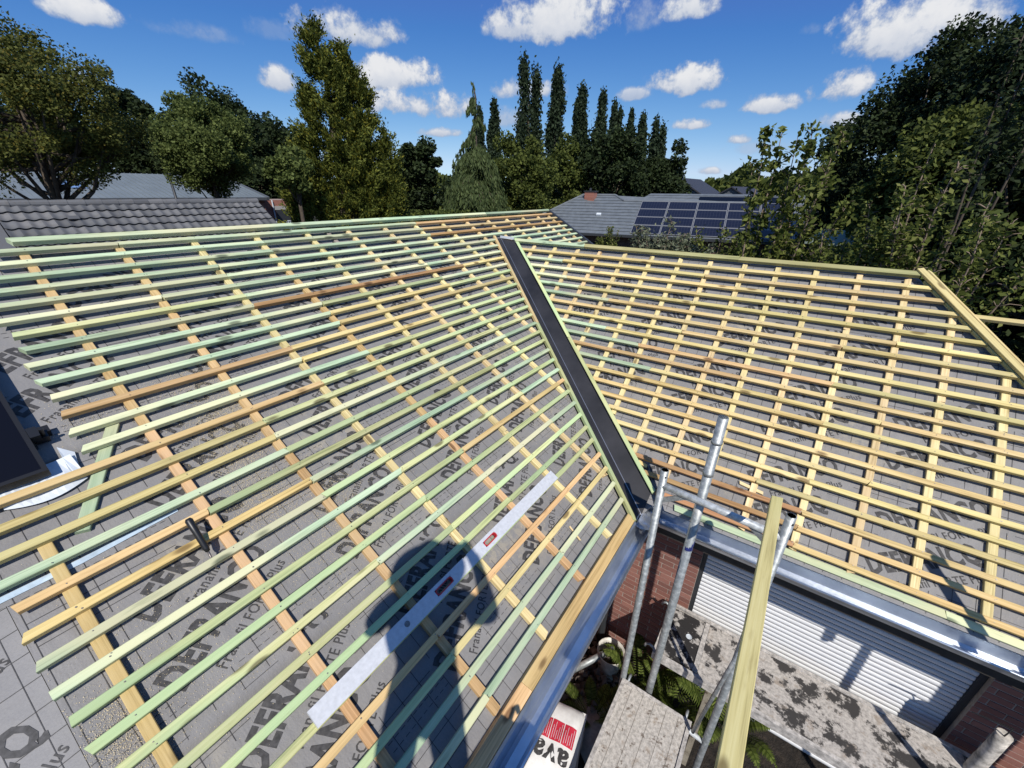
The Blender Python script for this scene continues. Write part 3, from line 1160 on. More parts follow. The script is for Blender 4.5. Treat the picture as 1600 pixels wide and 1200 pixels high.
# sawdust drifts on the underlay
def dust(slope, spots, poly, n, seed):
    r = np.random.default_rng(seed)
    mb_v, mb_f = [], []
    for (u, v, su, sv_, k) in spots:
        m = int(n * k)
        pu = u + r.normal(0, su, m)
        pv = v + r.normal(0, sv_, m)
        for a, b in zip(pu, pv):
            if not inside(poly, a, b):
                continue
            s = r.uniform(0.0007, 0.0023)
            an = r.uniform(0, PI)
            e = s * r.uniform(0.3, 0.8)
            c_, s2 = math.cos(an), math.sin(an)
            z = FELT + r.uniform(0.002, 0.005)
            i0 = len(mb_v)
            mb_v += [(a + s * c_, b + s * s2, z), (a - e * s2, b + e * c_, z + r.uniform(0, .003)), (a - s * c_, b - s * s2, z), (a + e * s2, b - e * c_, z + r.uniform(0, .002))]
            mb_f.append((i0, i0 + 1, i0 + 2, i0 + 3))
    o = link_mesh('sawdust', mb_v, mb_f, M['sawdust'], slope)
    o['kind'] = 'stuff'


dust(slopeA, [(0.68, 2.42, .10, .10, 1.1), (0.72, 2.75, .10, .14, 1.4), (0.80, 3.05, .12, .10, 1.3), (0.72, 3.35, .12, .08, .8), (0.98, 2.2, .12, .14, .8), (0.75, 2.0, .16, .2, .5),
              (1.2, 2.3, .3, .3, .5), (0.05, 1.95, .12, .2, .4), (-.15, 1.85, .05, .10, .5), (2.6, 1.1, .25, .3, .7), (3.0, 1.7, .15, .3, .6), (3.3, 2.2, .2, .3, .5), (2.2, 2.6, 1.0, .9, .5), (0.3, 3.3, .1, .1, .3)], polyA, 4600, 3)
dust(slopeB, [(-1.0, 3.95, .25, .15, .5), (-2.0, 4.7, .3, .3, .5), (0.6, 4.0, .8, .3, .3), (-2.3, 5.2, .2, .25, .4)], polyB, 2500, 4)
for so, poly_, vs_ in ((slopeA, polyA, (1.62, 3.12)), (slopeB, polyB, (4.42, 5.62))):
    for v_ in vs_:
        us_ = [u_ for u_ in np.arange(-4, 7.2, 0.04) if inside(poly_, u_, v_ - .01) and inside(poly_, u_, v_ + .02)]
        r_ = random.Random(int(v_ * 100))
        lp = MB()
        for u_ in us_:
            lp.v += [(u_, v_ + .10, FELT + .0008), (u_, v_ + .003 * math.sin(u_ * 5) + r_.uniform(-.001, .001), FELT + .0035 + .003 * max(0, math.sin(u_ * 13.0))), (u_, v_ - .0005 + .003 * math.sin(u_ * 5), FELT)]
        for q in range(len(us_) - 1):
            for k_ in range(2):
                a_ = q * 3 + k_
                lp.f.append((a_, a_ + 1, a_ + 4, a_ + 3))
                lp.mi.append(0)
        lp.build('underlay_lap', M['felt'], so, True)
tp = MB()
tp.poly([(-0.42, 2.56, FELT + .004), (0.0, 2.56, FELT + .004), (0.36, 2.585, FELT + .004), (0.36, 2.60, FELT + .004), (0.0, 2.585, FELT + .004), (-0.42, 2.585, FELT + .004)], [(0, 1, 4, 5), (1, 2, 3, 4)])
tp.build('tape_strip', M['tape'], slopeA)

# ---- gutters, eaves, walls
def profile(name, prof, a, b, axis, mat, parent=house, th=0.0):
    """sheet swept along x (axis 0) or y (axis 1); prof = list of (other, z)"""
    mb = MB()
    n = len(prof)
    for t in (a, b):
        for (q, z) in prof:
            mb.v.append((t, q, z) if axis == 0 else (q, t, z))
    for i in range(n - 1):
        mb.f.append((i, i + 1, n + i + 1, n + i))
        mb.mi.append(0)
    o = mb.build(name, mat, parent, smooth=False)
    if parent is house:
        o.matrix_local = HI
    md = o.modifiers.new('thickness', 'SOLIDIFY')
    md.thickness = 0.003
    md.offset = 0
    return o


def bead(a, b, parent, mat, r_=0.008):
    mb = MB()
    mb.tube([a, b], r_, 8)
    o = mb.build('gutter_bead', mat, parent, True)
    return o


gA = profile('rain_gutter', [(0.622, -2.355), (0.612, -2.372), (0.606, -2.46), (0.590, -2.482), (0.545, -2.486), (0.522, -2.468), (0.510, -2.412)], -1.8, 2.765, 0, M['zinc'])
tag(gA, 'zinc gutter along the near eave, in blue sky reflection')
bead((-1.8, 0.507, -2.406), (2.765, 0.507, -2.406), gA, M['zinc'])
gB = profile('rain_gutter', [(2.885, -2.325), (2.875, -2.345), (2.868, -2.44), (2.852, -2.462), (2.80, -2.470), (2.778, -2.455), (2.764, -2.410)], 0.60, -4.0, 1, M['zinc'])
tag(gB, 'zinc gutter along the right slope above the shutter')
bead((2.761, 0.50, -2.406), (2.761, -4.0, -2.406), gB, M['zinc'])
fs = MB()
fs.box((-1.8, 0.625, -2.62), (2.88, 0.655, -2.40))
fs.box((2.89, 0.655, -2.62), (2.92, -4.0, -2.37))
fs.box((-1.8, 0.656, -2.64), (2.92, 1.05, -2.621))
fs.box((2.921, 1.05, -2.64), (3.30, -4.0, -2.621))
add_world(fs, 'soffit', M['soffit'])
dp = MB()
dp.tube([(2.93, 0.80, -2.62), (3.22, 0.9, -2.80), (3.24, 0.93, -2.95), (3.24, 0.93, GZ)], 0.04, 10)
add_world(dp, 'downpipe', M['anthracite'])
wl = MB()
wl.box((-1.8, 1.05, GZ), (3.60, 1.30, -2.641))
wA = add_world(wl, 'wall', M['brick_x'])
wl = MB()
wl.box((3.3035, 0.135, GZ), (3.55, 1.049, -2.641))
wB = add_world(wl, 'wall', M['mortar'])
tag(wB, 'red brick wall left of the white shutter')
wl = MB()
wl.box((3.3035, -4.0, GZ), (3.55, -1.745, -2.641))
wB2 = add_world(wl, 'wall', M['mortar'])
tag(wB2, 'red brick wall right of the white shutter')
wl = MB()
wl.box((3.40, -4.0, GZ), (7.0, -2.6, -2.7))
wl.box((4.0, 1.3, GZ), (7.0, 8.0, -2.7))
add_world(wl, 'wall', M['brick_y'])
# single bricks
bm_ = []
for w_ in (0.205, 0.098):
    mb = MB()
    mb.box((0, 0, 0), (0.012, w_, 0.050))
    me = bpy.data.meshes.new('brick')
    me.from_pydata(mb.v, [], mb.f)
    me.materials.append(M['brick'])
    bm_.append(me)


def lay(y0, y1, z0, z1, wB=None):
    r_ = 0
    z = z0
    while z < z1:
        y = y0
        if r_ % 2:
            o = share('brick', bm_[1], wB, Matrix.Translation((3.2985, y, z)))
            y += 0.108
        while y + 0.015 <= y1 + 0.001:
            wd = min(0.205, y1 - y)
            share('brick', bm_[0], wB, Matrix.Translation((3.2985 + random.uniform(-.0015, .0015), y, z)) @ Matrix.Diagonal((1, wd / 0.205, 1, 1)))
            y += 0.215
        z += 0.060
        r_ += 1


lay(0.137, 1.04, GZ + .01, -2.68, wB)
lay(-2.75, -1.747, -4.14, -2.70, wB2)
# roller shutter
sh = MB()
sh.box((3.345, 0.134, -2.90), (3.50, -1.744, -2.642))
shut = add_world(sh, 'roller_shutter', M['anthracite'])
tag(shut, 'closed white roller shutter in the brick wall')
sl = MB()
pr_ = [(0.0, 0.0), (-0.010, 0.006), (-0.0135, 0.025), (-0.010, 0.043), (0.0, 0.0485)]
n = len(pr_)
for yy in (0.0, 1.80):
    for (x, z) in pr_:
        sl.v.append((x, yy, z))
for i in range(n - 1):
    sl.f.append((i, i + 1, n + i + 1, n + i))
    sl.mi.append(0)
sl.f.append((0, n, 2 * n - 1, n - 1))
sl.mi.append(0)
sme = bpy.data.meshes.new('slat')
sme.from_pydata(sl.v, [], sl.f)
sme.polygons.foreach_set('use_smooth', [True, True, True, True, False])
sme.materials.append(M['shutter'])
z = -2.952
while z > GZ:
    share('slat', sme, shut, Matrix.Translation((3.372, -1.705, z)))
    z -= 0.0495
for q0, q1 in ((0.097, 0.133), (-1.743, -1.707)):
    gd = MB()
    gd.box((3.345, q0, GZ), (3.39, q1, -2.901))
    gd.build('guide_rail', M['anthracite'], shut)

# ------------------------------------------------------------------ solar panel on the near left
pn = empty('solar_panel', (0, 0, 0))
pn.matrix_world = BA @ basis((0.055, 2.615 / cA, -0.07), (1, 0, 0), (0, 1, 0), (0, 0, 1))
tag(pn, 'large black solar panel cut off by the left picture edge', 'solar panel')
p = MB()
p.box((-1.0, 0.0, 0.055), (0.0, 0.018, 0.10))
p.box((-1.0, 1.682, 0.055), (0.0, 1.70, 0.10))
p.box((-0.018, 0.0181, 0.055), (0.0, 1.6819, 0.10))
p.box((-1.0, 0.0181, 0.055), (-0.982, 1.6819, 0.10))
p.build('frame', M['frame_black'], pn)
p = MB()
p.box((-0.9819, 0.0182, 0.06), (-0.0181, 1.6818, 0.097))
p.build('glass', M['glass_dark'], pn)
p = MB()
p.box((0.001, 0.20, 0.06), (0.035, 0.26, 0.104))
p.box((0.012, 0.215, 0.02), (0.06, 0.245, 0.06))
p.tube([(0.045, 0.23, 0.016), (0.045, 0.23, 0.11)], 0.008, 8)
p.build('clamp', M['black'], pn)
p = MB()
p.box((-0.9, 0.25, 0.014), (0.075, 0.29, 0.054))
p.build('rail', M['frame_black'], pn)
p = MB()
p.box((-0.9, 1.35, 0.014), (0.075, 1.39, 0.054))
p.build('rail', M['frame_black'], pn)
ws = MB()
n = 10
for i in range(n + 1):
    t = i / n
    x = -0.19 + 0.27 * t
    d = 0.055 + 0.05 * math.sin(t * 2.6 + .3)
    ws.v += [(x, 0.08, 0.022 + 0.01 * math.sin(7 * t)), (x + 0.01, -d * 0.5, 0.012 + 0.008 * math.sin(9 * t + 1)), (x + 0.01, -d, 0.004)]
for i in range(n):
    for k in range(2):
        a_ = i * 3 + k
        ws.f.append((a_, a_ + 1, a_ + 4, a_ + 3))
        ws.mi.append(0)
b0 = len(ws.v)
ws.poly([(0.075, -0.06, 0.004), (0.10, 0.10, 0.006), (0.055, 0.15, 0.02), (0.05, 0.0, 0.02)], [(0, 1, 2, 3)])
wso = ws.build('plastic_sheet', M['white_sheet'])
wso.matrix_world = BA @ basis((0.062, 2.615 / cA, -0.048), (1, 0, 0), (0, 1, 0), (0, 0, 1))
md = wso.modifiers.new('thickness', 'SOLIDIFY')
md.thickness = 0.002
tag(wso, 'crumpled white plastic sheet poking out under the black solar panel', 'plastic sheet')

# ------------------------------------------------------------------ things lying on the battens
lvl = empty('straightedge', (0, 0, 0))
lvl.matrix_world = BA @ basis((0.32, 1.183 / cA, 0.0), (1, 0.0015, 0), (0, 1, 0), (0, 0, 1))
tag(lvl, 'long white builder\'s straightedge with red rimmed slots lying across the battens', 'straightedge')
HWL = 0.078
p = MB()
slots = [(1.235, 0.10), (0.745, 0.13)]
slots = [(0.78, 0.125), (1.194, 0.115)]
xs_ = [0.0]
for c_, w_ in slots:
    xs_ += [c_ - w_ / 2, c_ + w_ / 2]
xs_.append(2.0)
for i in range(len(xs_) - 1):
    if i % 2 == 0:
        p.box((xs_[i], 0, 0.001), (xs_[i + 1], HWL, 0.024))
    else:
        p.box((xs_[i], 0, 0.001), (xs_[i + 1], HWL * 0.28, 0.024))
        p.box((xs_[i], HWL * 0.74, 0.001), (xs_[i + 1], HWL, 0.024))
p.build('body', M['white_paint'], lvl)
for c_, w_ in slots:
    p = MB()
    out_, inn = [], []
    hh = HWL * 0.24
    cy_ = HWL * 0.51
    for k in range(20):
        a_ = 2 * PI * k / 20
        sx = (w_ / 2 - hh) * (1 if math.cos(a_) > 0 else -1)
        out_.append((c_ + sx + hh * math.cos(a_), cy_ + hh * math.sin(a_)))
        inn.append((c_ + sx + hh * 0.66 * math.cos(a_), cy_ + hh * 0.66 * math.sin(a_)))
    v_ = [(x, y, 0.0275) for x, y in out_] + [(x, y, 0.0275) for x, y in inn] + [(x, y, 0.002) for x, y in out_] + [(x, y, 0.002) for x, y in inn]
    f_ = []
    for k in range(20):
        j = (k + 1) % 20
        f_ += [(k, j, 20 + j, 20 + k), (40 + k, 60 + k, 60 + j, 40 + j), (k, 40 + k, 40 + j, j), (20 + k, 20 + j, 60 + j, 60 + k)]
    p.poly(v_, f_)
    p.build('hand_slot', M['red'], lvl)
p = MB()
p.lathe([(0.0, 0.0262), (0.010, 0.0262), (0.0145, 0.0265), (0.0145, 0.02)], 14, (0.51, HWL * 0.5, 0))
p.build('vial', M['steel'], lvl)
p = MB()
p.box((0.97, HWL - .004, 0.0243), (0.995, HWL + .004, 0.028))
p.build('clip', M['black'], lvl)

tl = empty('chisel', (0, 0, 0))
h0, h1, h2 = onA(0.352, 2.130, 0.075), onA(0.356, 1.985, 0.005), onA(0.352, 1.915, -0.040)
tl.location = h2
tag(tl, 'black handled chisel standing in the underlay between two orange battens', 'chisel')
TI = Matrix.Translation(-h2)
p = MB()
d_ = (h1 - h0)
p.tube([h0 - h2, h0 + d_ * .06 - h2, h0 + d_ * .4 - h2, h0 + d_ * .9 - h2, h1 - h2], [0.010, 0.0165, 0.0145, 0.0135, 0.009], 12)
p.build('handle', M['black'], tl, True)
p = MB()
p.tube([h1 - h2, h1 + (h2 - h1) * .35 - h2, h2 - h2], [0.005, 0.005, 0.003], 8)
p.build('blade', M['steel'], tl, True)


def offcut(B, u, v, w, ln, ang, mat, label, wd=0.03, th=0.015):
    o = batten(None, 0, ln, 0, 0, M[mat], wd, th, 'wood_offcut', 0)
    c_, s2 = math.cos(ang), math.sin(ang)
    o.matrix_world = B @ basis((u, v, w), (c_, s2, 0), (-s2, c_, 0), (0, 0, 1))
    tag(o, label, 'offcut')


offcut(BB, -0.02, 4.015, FELT + .018, 0.17, R(-8), 'counter', 'pale wood offcut on the underlay below the pale battens, left of the timber post', 0.025)
offcut(BB, -0.80, 3.905, FELT + .018, 0.09, R(-14), 'yellow', 'short wood offcut by the bottom of the black valley')
offcut(BA, 2.10, 0.955, FELT + .018, 0.12, R(80), 'counter', 'thin pale splinter of wood on the underlay near the gutter corner', 0.012, .008)

# ------------------------------------------------------------------ scaffold
TR = 0.0268


def scaff_frame(label, pa, pb, za, zb, zbar, extra, group):
    e = empty('scaffold', (pa[0], pa[1], GZ))
    tag(e, label, 'scaffold frame', group)
    off = Vector((pa[0], pa[1], GZ))

    def L(pt):
        return Vector(pt) - off

    def hollow(a, b, name, r_=TR):
        p = MB()
        a, b = L(a), L(b)
        d = (b - a).normalized()
        p.tube([a, b, b, b - d * 0.12], [r_, r_, r_ * .84, r_ * .84], 14, caps=False)
        return p.build(name, M['galv'], e, True)
    hollow((pa[0], pa[1], GZ), (pa[0], pa[1], za), 'upright')
    hollow((pb[0], pb[1], GZ), (pb[0], pb[1], zb), 'upright')
    # spigot holes
    for (q, zt) in ((pa, za), (pb, zb)):
        p = MB()
        for s in (-1,):
            c = L((q[0], q[1], zt - 0.045))
            d = Vector((-0.75, -0.62, 0)).normalized()
            p.tube([c + d * (TR - .002), c + d * (TR + .0008)], 0.007, 10)
        p.build('pin_hole', M['black'], e)
    for zz in (zbar, -4.055):
        p = MB()
        p.tube([L((pa[0], pa[1], zz)), L((pb[0], pb[1], zz))], 0.0245 if zz == zbar else 0.019, 12)
        p.build('crossbar', M['galv_sunlit'], e, True)
        if zz != zbar:
            break
    A_, B_ = Vector((pa[0], pa[1], 0)), Vector((pb[0], pb[1], 0))
    for q0, q1 in ((A_, B_), (B_, A_)):
        d = (q1 - q0).normalized()
        p = MB()
        p.beam(L(q0 + Vector((0, 0, zbar - 0.135))), L(q0 + d * 0.17 + Vector((0, 0, zbar - 0.012))), 0.014, 0.034)
        p.build('gusset', M['galv'], e)
    for (a, b, r_) in extra:
        hollow(a, b, 'guard_tube', r_)
        a, b = Vector(a), Vector(b)
        p = MB()
        j = b + (a - b).normalized() * 0.165
        p.tube([L(j), L(j + (a - b).normalized() * 0.02)], r_ * 1.12, 14)
        p.build('collar', M['galv'], e, True)
        p = MB()
        p.tube([L(b + (a - b).normalized() * 0.40) , L(b + (a - b).normalized() * 0.43)], r_ * 1.1, 14)
        p.build('collar', M['galv'], e, True)
    return e


fr1 = scaff_frame('galvanised scaffold frame standing at the inner gutter corner', (2.475, 0.452), (2.40, -0.275), -1.70, -1.655, -1.825,
                  [((2.56, 0.238, GZ), (2.496, 0.191, -1.214), 0.0305)], 'galvanised scaffold frames')
tg = MB()
for k in range(6):
    a_ = R(150 + 18 * k)
    a2_ = R(150 + 18 * (k + 1))
    rr = 0.0305 + 0.0016
    cx, cy = 2.5145 - 2.475, 0.2045 - 0.452
    z0_, z1_ = -2.30 - GZ, -2.21 - GZ
    tg.poly([(cx + rr * math.cos(a_), cy + rr * math.sin(a_), z0_), (cx + rr * math.cos(a2_), cy + rr * math.sin(a2_), z0_),
             (cx + .005 + rr * math.cos(a2_), cy - .002 + rr * math.sin(a2_), z1_), (cx + .005 + rr * math.cos(a_), cy - .002 + rr * math.sin(a_), z1_)], [(0, 1, 2, 3)])
tg.build('sticker', simple('blue_sticker', (0.02, 0.03, 0.14), 0.4, nz=(60, .6)), fr1)
fr2 = scaff_frame('galvanised scaffold frame outside the right picture edge', (2.475, -1.93), (2.40, -2.62), -1.68, -1.66, -1.85,
                  [((2.47, -1.70, -2.15), (2.47, -1.675, -1.2), 0.0305)], 'galvanised scaffold frames')

# thin brace tubes near the right upright
for (a, b, lab) in (((2.36, -0.17, -3.95), (2.33, -0.28, -2.62), 'thin galvanised brace tube crossing behind the timber post'),
                    ):
    p = MB()
    a, b = Vector(a), Vector(b)
    p.tube([Vector((0, 0, 0)), b - a], 0.014, 10)
    o = p.build('brace_tube', M['galv'], None, True)
    o.location = a
    tag(o, lab, 'brace')

# timber rail fixed to the right upright
a, b = Vector((2.40, -0.182, -1.565)), Vector((0.62, -0.150, -1.30))
d = (b - a).normalized()
o = batten(None, 0, (b - a).length, 0, 0, M['olive'], 0.056, 0.040, 'timber_rail', 0)
n_ = Vector((0, 0, 1))
s_ = n_.cross(d).normalized()
n_ = d.cross(s_)
o.matrix_world = basis(tuple(a), tuple(d), tuple(s_), tuple(n_))
o.data.materials[0] = wood('wood_post', (0.40, 0.31, 0.13), (0.52, 0.42, 0.19), (0.60, 0.50, 0.25), (0.48, 0.42, 0.18), 0.5)
tag(o, 'yellow squared timber running from the scaffold upright towards the viewer', 'timber')


def deck(label, origin, ux, uy, lx, ly, mat, hatch=None, strips=0):
    e = empty('scaffold_deck', origin)
    e.rotation_euler = (0, 0, math.atan2(ux[1], ux[0]))
    tag(e, label, 'scaffold deck')
    p = MB()
    if hatch:
        h0_, h1_ = hatch
        if h0_ > 0.05:
            p.box((0.03, 0.03, -0.02), (h0_ - .002, ly - 0.03, 0.0))
        p.box((h1_ + .03, 0.03, -0.02), (lx - 0.03, ly - 0.03, 0.0))
    else:
        p.box((0.03, 0.03, -0.02), (lx - 0.03, ly - 0.03, 0.0))
    p.build('board', mat, e)
    if hatch:
        p = MB()
        p.box((h0_ + .03, 0.05, -0.018), (h1_ - .012, ly - 0.05, 0.004))
        p.build('hatch', M['deck_black'], e)
        p = MB()
        p.box((h1_ - .010, 0.04, -0.02), (h1_ + 0.028, ly - 0.04, 0.012))
        p.build('hatch_frame', M['alu_dirty'], e)
        p = MB()
        p.lathe([(0.0, 0.0005), (0.022, 0.0008), (0.026, 0.004), (0.022, 0.006)], 14, ((h0_ + h1_) / 2 + .06, ly * .55, 0.004))
        p.build('latch', M['white_sheet'], e)
    for y_ in (0.0, ly - 0.029):
        p = MB()
        p.box((0, y_, -0.07), (lx, y_ + 0.029, 0.012))
        p.build('side_rail', M['alu_dirty'], e)
    for x_ in (0.0, lx - 0.029):
        p = MB()
        p.box((x_, 0.03, -0.05), (x_ + 0.029, ly - 0.03, 0.010))
        p.build('end_rail', M['alu_dirty'], e)
    for x_ in (-0.02, lx + 0.02):
        for y_ in (0.05, ly - 0.05):
            p = MB()
            sg = -1 if x_ < 0 else 1
            p.tube([(x_ - sg * .04, y_, -0.02), (x_ + sg * .02, y_, 0.02), (x_ + sg * .05, y_, 0.0), (x_ + sg * .055, y_, -0.03)], 0.012, 8)
            p.build('hook', M['galv'], e, True)
    return e


d1 = deck('pale mortar spattered scaffold deck ending below the gutter corner', (2.455, -0.150, -4.0), (-1, 0), (0, 1), 2.4, 0.60, M['deck_pale'])
d1.rotation_euler = (0, 0, PI)
d1.location = (2.455, 0.45, -4.0)
gr = MB()
for k in range(1, 6):
    y_ = 0.6 * k / 6
    gr.box((0.03, y_ - .0015, 0.0005), (2.37, y_ + .0015, 0.0012))
gr.build('board_groove', simple('groove', (0.16, 0.14, 0.12), 0.9), d1)
d2 = deck('black stained scaffold deck with a hatch in front of the shutter', (2.59, 0.28, -3.65), (0, -1), (1, 0), 2.5, 0.60, M['deck_stained'], hatch=(0.0, 0.335))
d2.rotation_euler = (0, 0, -PI / 2)
d3 = deck('scaffold deck the photographer stands on, below the left gutter', (-1.75, -0.42, -1.535), (1, 0), (0, 1), 2.1, 0.60, M['deck_pale'])
lg = MB()
lg.beam((0, 0, 0), (0, 0, 1.165), 0.045, 0.07, (1, 0, 0))
o = lg.build('wooden_prop', M['plank'])
o.location = (2.635, -0.20, GZ)
tag(o, 'grey wooden prop standing in the ferns under the stained deck', 'prop')
# plank added out of view to throw the broad shadow on the wall
p = MB()
p.box((-0.02, -0.17, 0.0), (0.02, 0.17, 2.95))
o = p.build('shadow_plank', M['plank'])
o.location = (2.52, -2.52, GZ)
tag(o, 'wide upright plank added beyond the right picture edge to shade the wall', 'plank')

# ------------------------------------------------------------------ things on the ground in the corner
bk = empty('bucket', (2.98, 0.72, GZ))
tag(bk, 'dirty white builder\'s bucket at the foot of the scaffold', 'bucket')
p = MB()
H = 0.36
prof_o = [(0.105 + 0.035 * t + 0.004 * math.sin(14 * t), H * t) for t in np.linspace(0, 1, 12)]
p.lathe([(0.0, 0.002)] + prof_o + [(0.150, H + .004), (0.150, H - .01), (0.137, H - .012)] + [(0.132 - 0.03 * t, H * (1 - t) - .01) for t in np.linspace(0.05, 0.8, 6)] + [(0.0, 0.075)], 22)
p.build('pail', simple('bucket_white', (0.55, 0.52, 0.47), 0.6, nz=(14, 0.3)), bk, True)
p = MB()
p.lathe([(0.0, 0.13), (0.112, 0.128)], 22)
p.build('contents', simple('bucket_mud', (0.06, 0.04, 0.03), 0.9, nz=(40, .5)), bk)
p = MB()
p.tube([(0.145 * math.cos(t), 0.145 * math.sin(t) * .35 - .13, H - .02 - 0.10 * math.sin(t)) for t in np.linspace(0, PI, 10)], 0.003, 6)
p.build('wire_handle', M['steel'], bk)


M['bag_grey'] = simple('bag_grey', (0.30, 0.27, 0.25), 0.8, nz=(18, 0.3))


def bag(label, loc, rz, mat, tilt, printed):
    e = empty('cement_bag', loc, rz)
    e.rotation_euler = (tilt[0], tilt[1], rz)
    tag(e, label, 'bag')
    L, W, H = 0.62, 0.42, 0.11
    n, m = 16, 12
    p = MB()

    def hgt(s, t):
        q = max(0.0, (1 - abs(s) ** 4)) * max(0.0, (1 - abs(t) ** 4))
        return H * q ** 0.5
    for side in (1, 0):
        for i in range(n + 1):
            for j in range(m + 1):
                s, t = -1 + 2 * i / n, -1 + 2 * j / m
                wr = 0.006 * math.sin(9 * s + 4 * t) * math.sin(5 * t - 2 * s)
                p.v.append((s * L / 2, t * W / 2, (hgt(s, t) + wr * (hgt(s, t) > .02)) if side else 0.0 + 0.004))
    k = (n + 1) * (m + 1)
    for i in range(n):
        for j in range(m):
            a_ = i * (m + 1) + j
            p.f.append((a_, a_ + m + 1, a_ + m + 2, a_ + 1))
            p.mi.append(0)
            p.f.append((k + a_, k + a_ + 1, k + a_ + m + 2, k + a_ + m + 1))
            p.mi.append(0)
    p.build('sack', mat, e, True)
    if printed:
        def patch(x0, x1, y0, y1, mt, nm, dz=0.003):
            q = MB()
            nn = 6
            for i in range(nn + 1):
                for j in range(nn + 1):
                    x, y = x0 + (x1 - x0) * i / nn, y0 + (y1 - y0) * j / nn
                    s, t = 2 * x / L, 2 * y / W
                    wr = 0.006 * math.sin(9 * s + 4 * t) * math.sin(5 * t - 2 * s)
                    q.v.append((x, y, hgt(s, t) + wr + dz))
            for i in range(nn):
                for j in range(nn):
                    a_ = i * (nn + 1) + j
                    q.f.append((a_, a_ + nn + 1, a_ + nn + 2, a_ + 1))
                    q.mi.append(0)
            q.build(nm, mt, e)
        redm = simple('bag_red', (0.50, 0.02, 0.045), 0.6)
        wht = M['white_sheet']
        for i in range(3):
            y0 = -0.16 + 0.105 * i
            patch(-0.06, 0.10, y0, y0 + 0.098, redm, 'red_panel')
            for q in range(5):
                ya = y0 + 0.012 + 0.017 * q
                patch(-0.05 + 0.01 * (q % 2), 0.085 - 0.03 * (q % 3), ya, ya + 0.003, wht, 'print_line', 0.0045)
        # the big letters running along the bag
        tv, tf = text_mesh("ava", 1.0, 0.03)
        a0, a1 = tv.min(0), tv.max(0)
        tv = (tv - a0) * np.array([0.30 / (a1[0] - a0[0]), 0.12 / (a1[1] - a0[1]), 0])
        vv = []
        for (x, y, _) in tv:
            X, Y = -0.085 - y, -0.15 + x
            s, t = 2 * X / L, 2 * Y / W
            vv.append((X, Y, hgt(s, t) + 0.006 * math.sin(9 * s + 4 * t) * math.sin(5 * t - 2 * s) + 0.004))
        link_mesh('bag_letter_print', vv, [f[::-1] for f in tf][::1], M['print'], e)
    return e


bag('white and red printed cement bag on top of the stack below the gutter', (1.80, 0.77, -4.27), R(12), simple('bag_white', (0.72, 0.71, 0.69), 0.6, nz=(18, 0.1)), (0.0, 0.06), True)
for k_ in range(4):
    bag(['lowest grey cement bag of the stack under the printed bag', 'second grey cement bag of the stack under the printed bag', 'third grey cement bag of the stack under the printed bag', 'grey cement bag directly under the printed bag'][k_], (1.80 + .02 * k_, 0.78, GZ + 0.155 * k_), R(12 + 5 * (k_ % 2)), M['bag_grey'], (0, 0), False)
bag('grey dusty cement bag beside the printed bag', (2.36, 0.62, GZ + 0.02), R(55), M['bag_grey'], (0.05, 0.0), False)
p = MB()
p.tube([(0, 0, 0), (0.42, -0.27, 0.05)], 0.033, 14)
o = p.build('short_tube', M['galv'], None, True)
o.location = (2.60, 0.98, GZ + 0.30)
tag(o, 'short loose galvanised tube lying on rubble by the bucket', 'tube')
# rubble pile under the tube
rb = []
rf = []
r = np.random.default_rng(12)
for k in range(260):
    c_ = np.array([2.72 + r.normal(0, .28), 0.86 + r.normal(0, .16), GZ + abs(r.normal(0, .09))])
    s_ = r.uniform(.015, .06)
    b0 = len(rb)
    for q in range(6):
        ax = np.zeros(3)
        ax[q // 2] = (1 if q % 2 else -1) * s_ * r.uniform(.5, 1.2)
        rb.append(tuple(c_ + ax + r.normal(0, s_ * .2, 3)))
    for (i, j, k2) in ((0, 2, 4), (2, 1, 4), (1, 3, 4), (3, 0, 4), (2, 0, 5), (1, 2, 5), (3, 1, 5), (0, 3, 5)):
        rf.append((b0 + i, b0 + j, b0 + k2))
o = link_mesh('rubble', rb, rf, simple('rubble', (0.13, 0.10, 0.085), 0.9, nz=(12, 0.6)))
o['kind'] = 'stuff'


def fern(label, x, y, n, ln, seed, group='ferns growing in the corner'):
    e = empty('fern', (x, y, GZ))
    tag(e, label, 'fern', group)
    r = random.Random(seed)
    for k in range(n):
        az = 2 * PI * k / n + r.uniform(-.3, .3)
        L = ln * r.uniform(.75, 1.1)
        rise = r.uniform(0.55, 0.95)
        mb = MB()
        m = 16
        pts = []
        for i in range(m + 1):
            t = i / m
            rad = L * (t * 0.75)
            z = L * rise * math.sin(t * PI * 0.62)
            pts.append(Vector((rad * math.cos(az), rad * math.sin(az), z)))
        sd = Vector((-math.sin(az), math.cos(az), 0))
        for i in range(2, m):
            t = i / m
            w = 0.17 * ln * (math.sin(PI * min(1, t * 1.05)) ** 0.7) * (1 - .3 * t)
            fwd = (pts[i + 1] - pts[i - 1]).normalized()
            for s in (-1, 1):
                for half in (0, .5):
                    c0 = pts[i] + (pts[i + 1] - pts[i]) * half
                    tip = c0 + sd * s * w + fwd * w * .35 + Vector((0, 0, -.25 * w))
                    a_ = fwd * 0.0055 * ln / .5
                    mb.poly([c0 - a_, c0 + sd * s * w * .5 + fwd * w * .1 - a_ * 1.0, tip, c0 + sd * s * w * .5 + fwd * w * .1 + a_ * 1.6, c0 + a_], [(0, 1, 2, 3, 4)])
        mb.tube(pts, 0.004, 4)
        mb.build('frond', M['leaf_fern'], e)


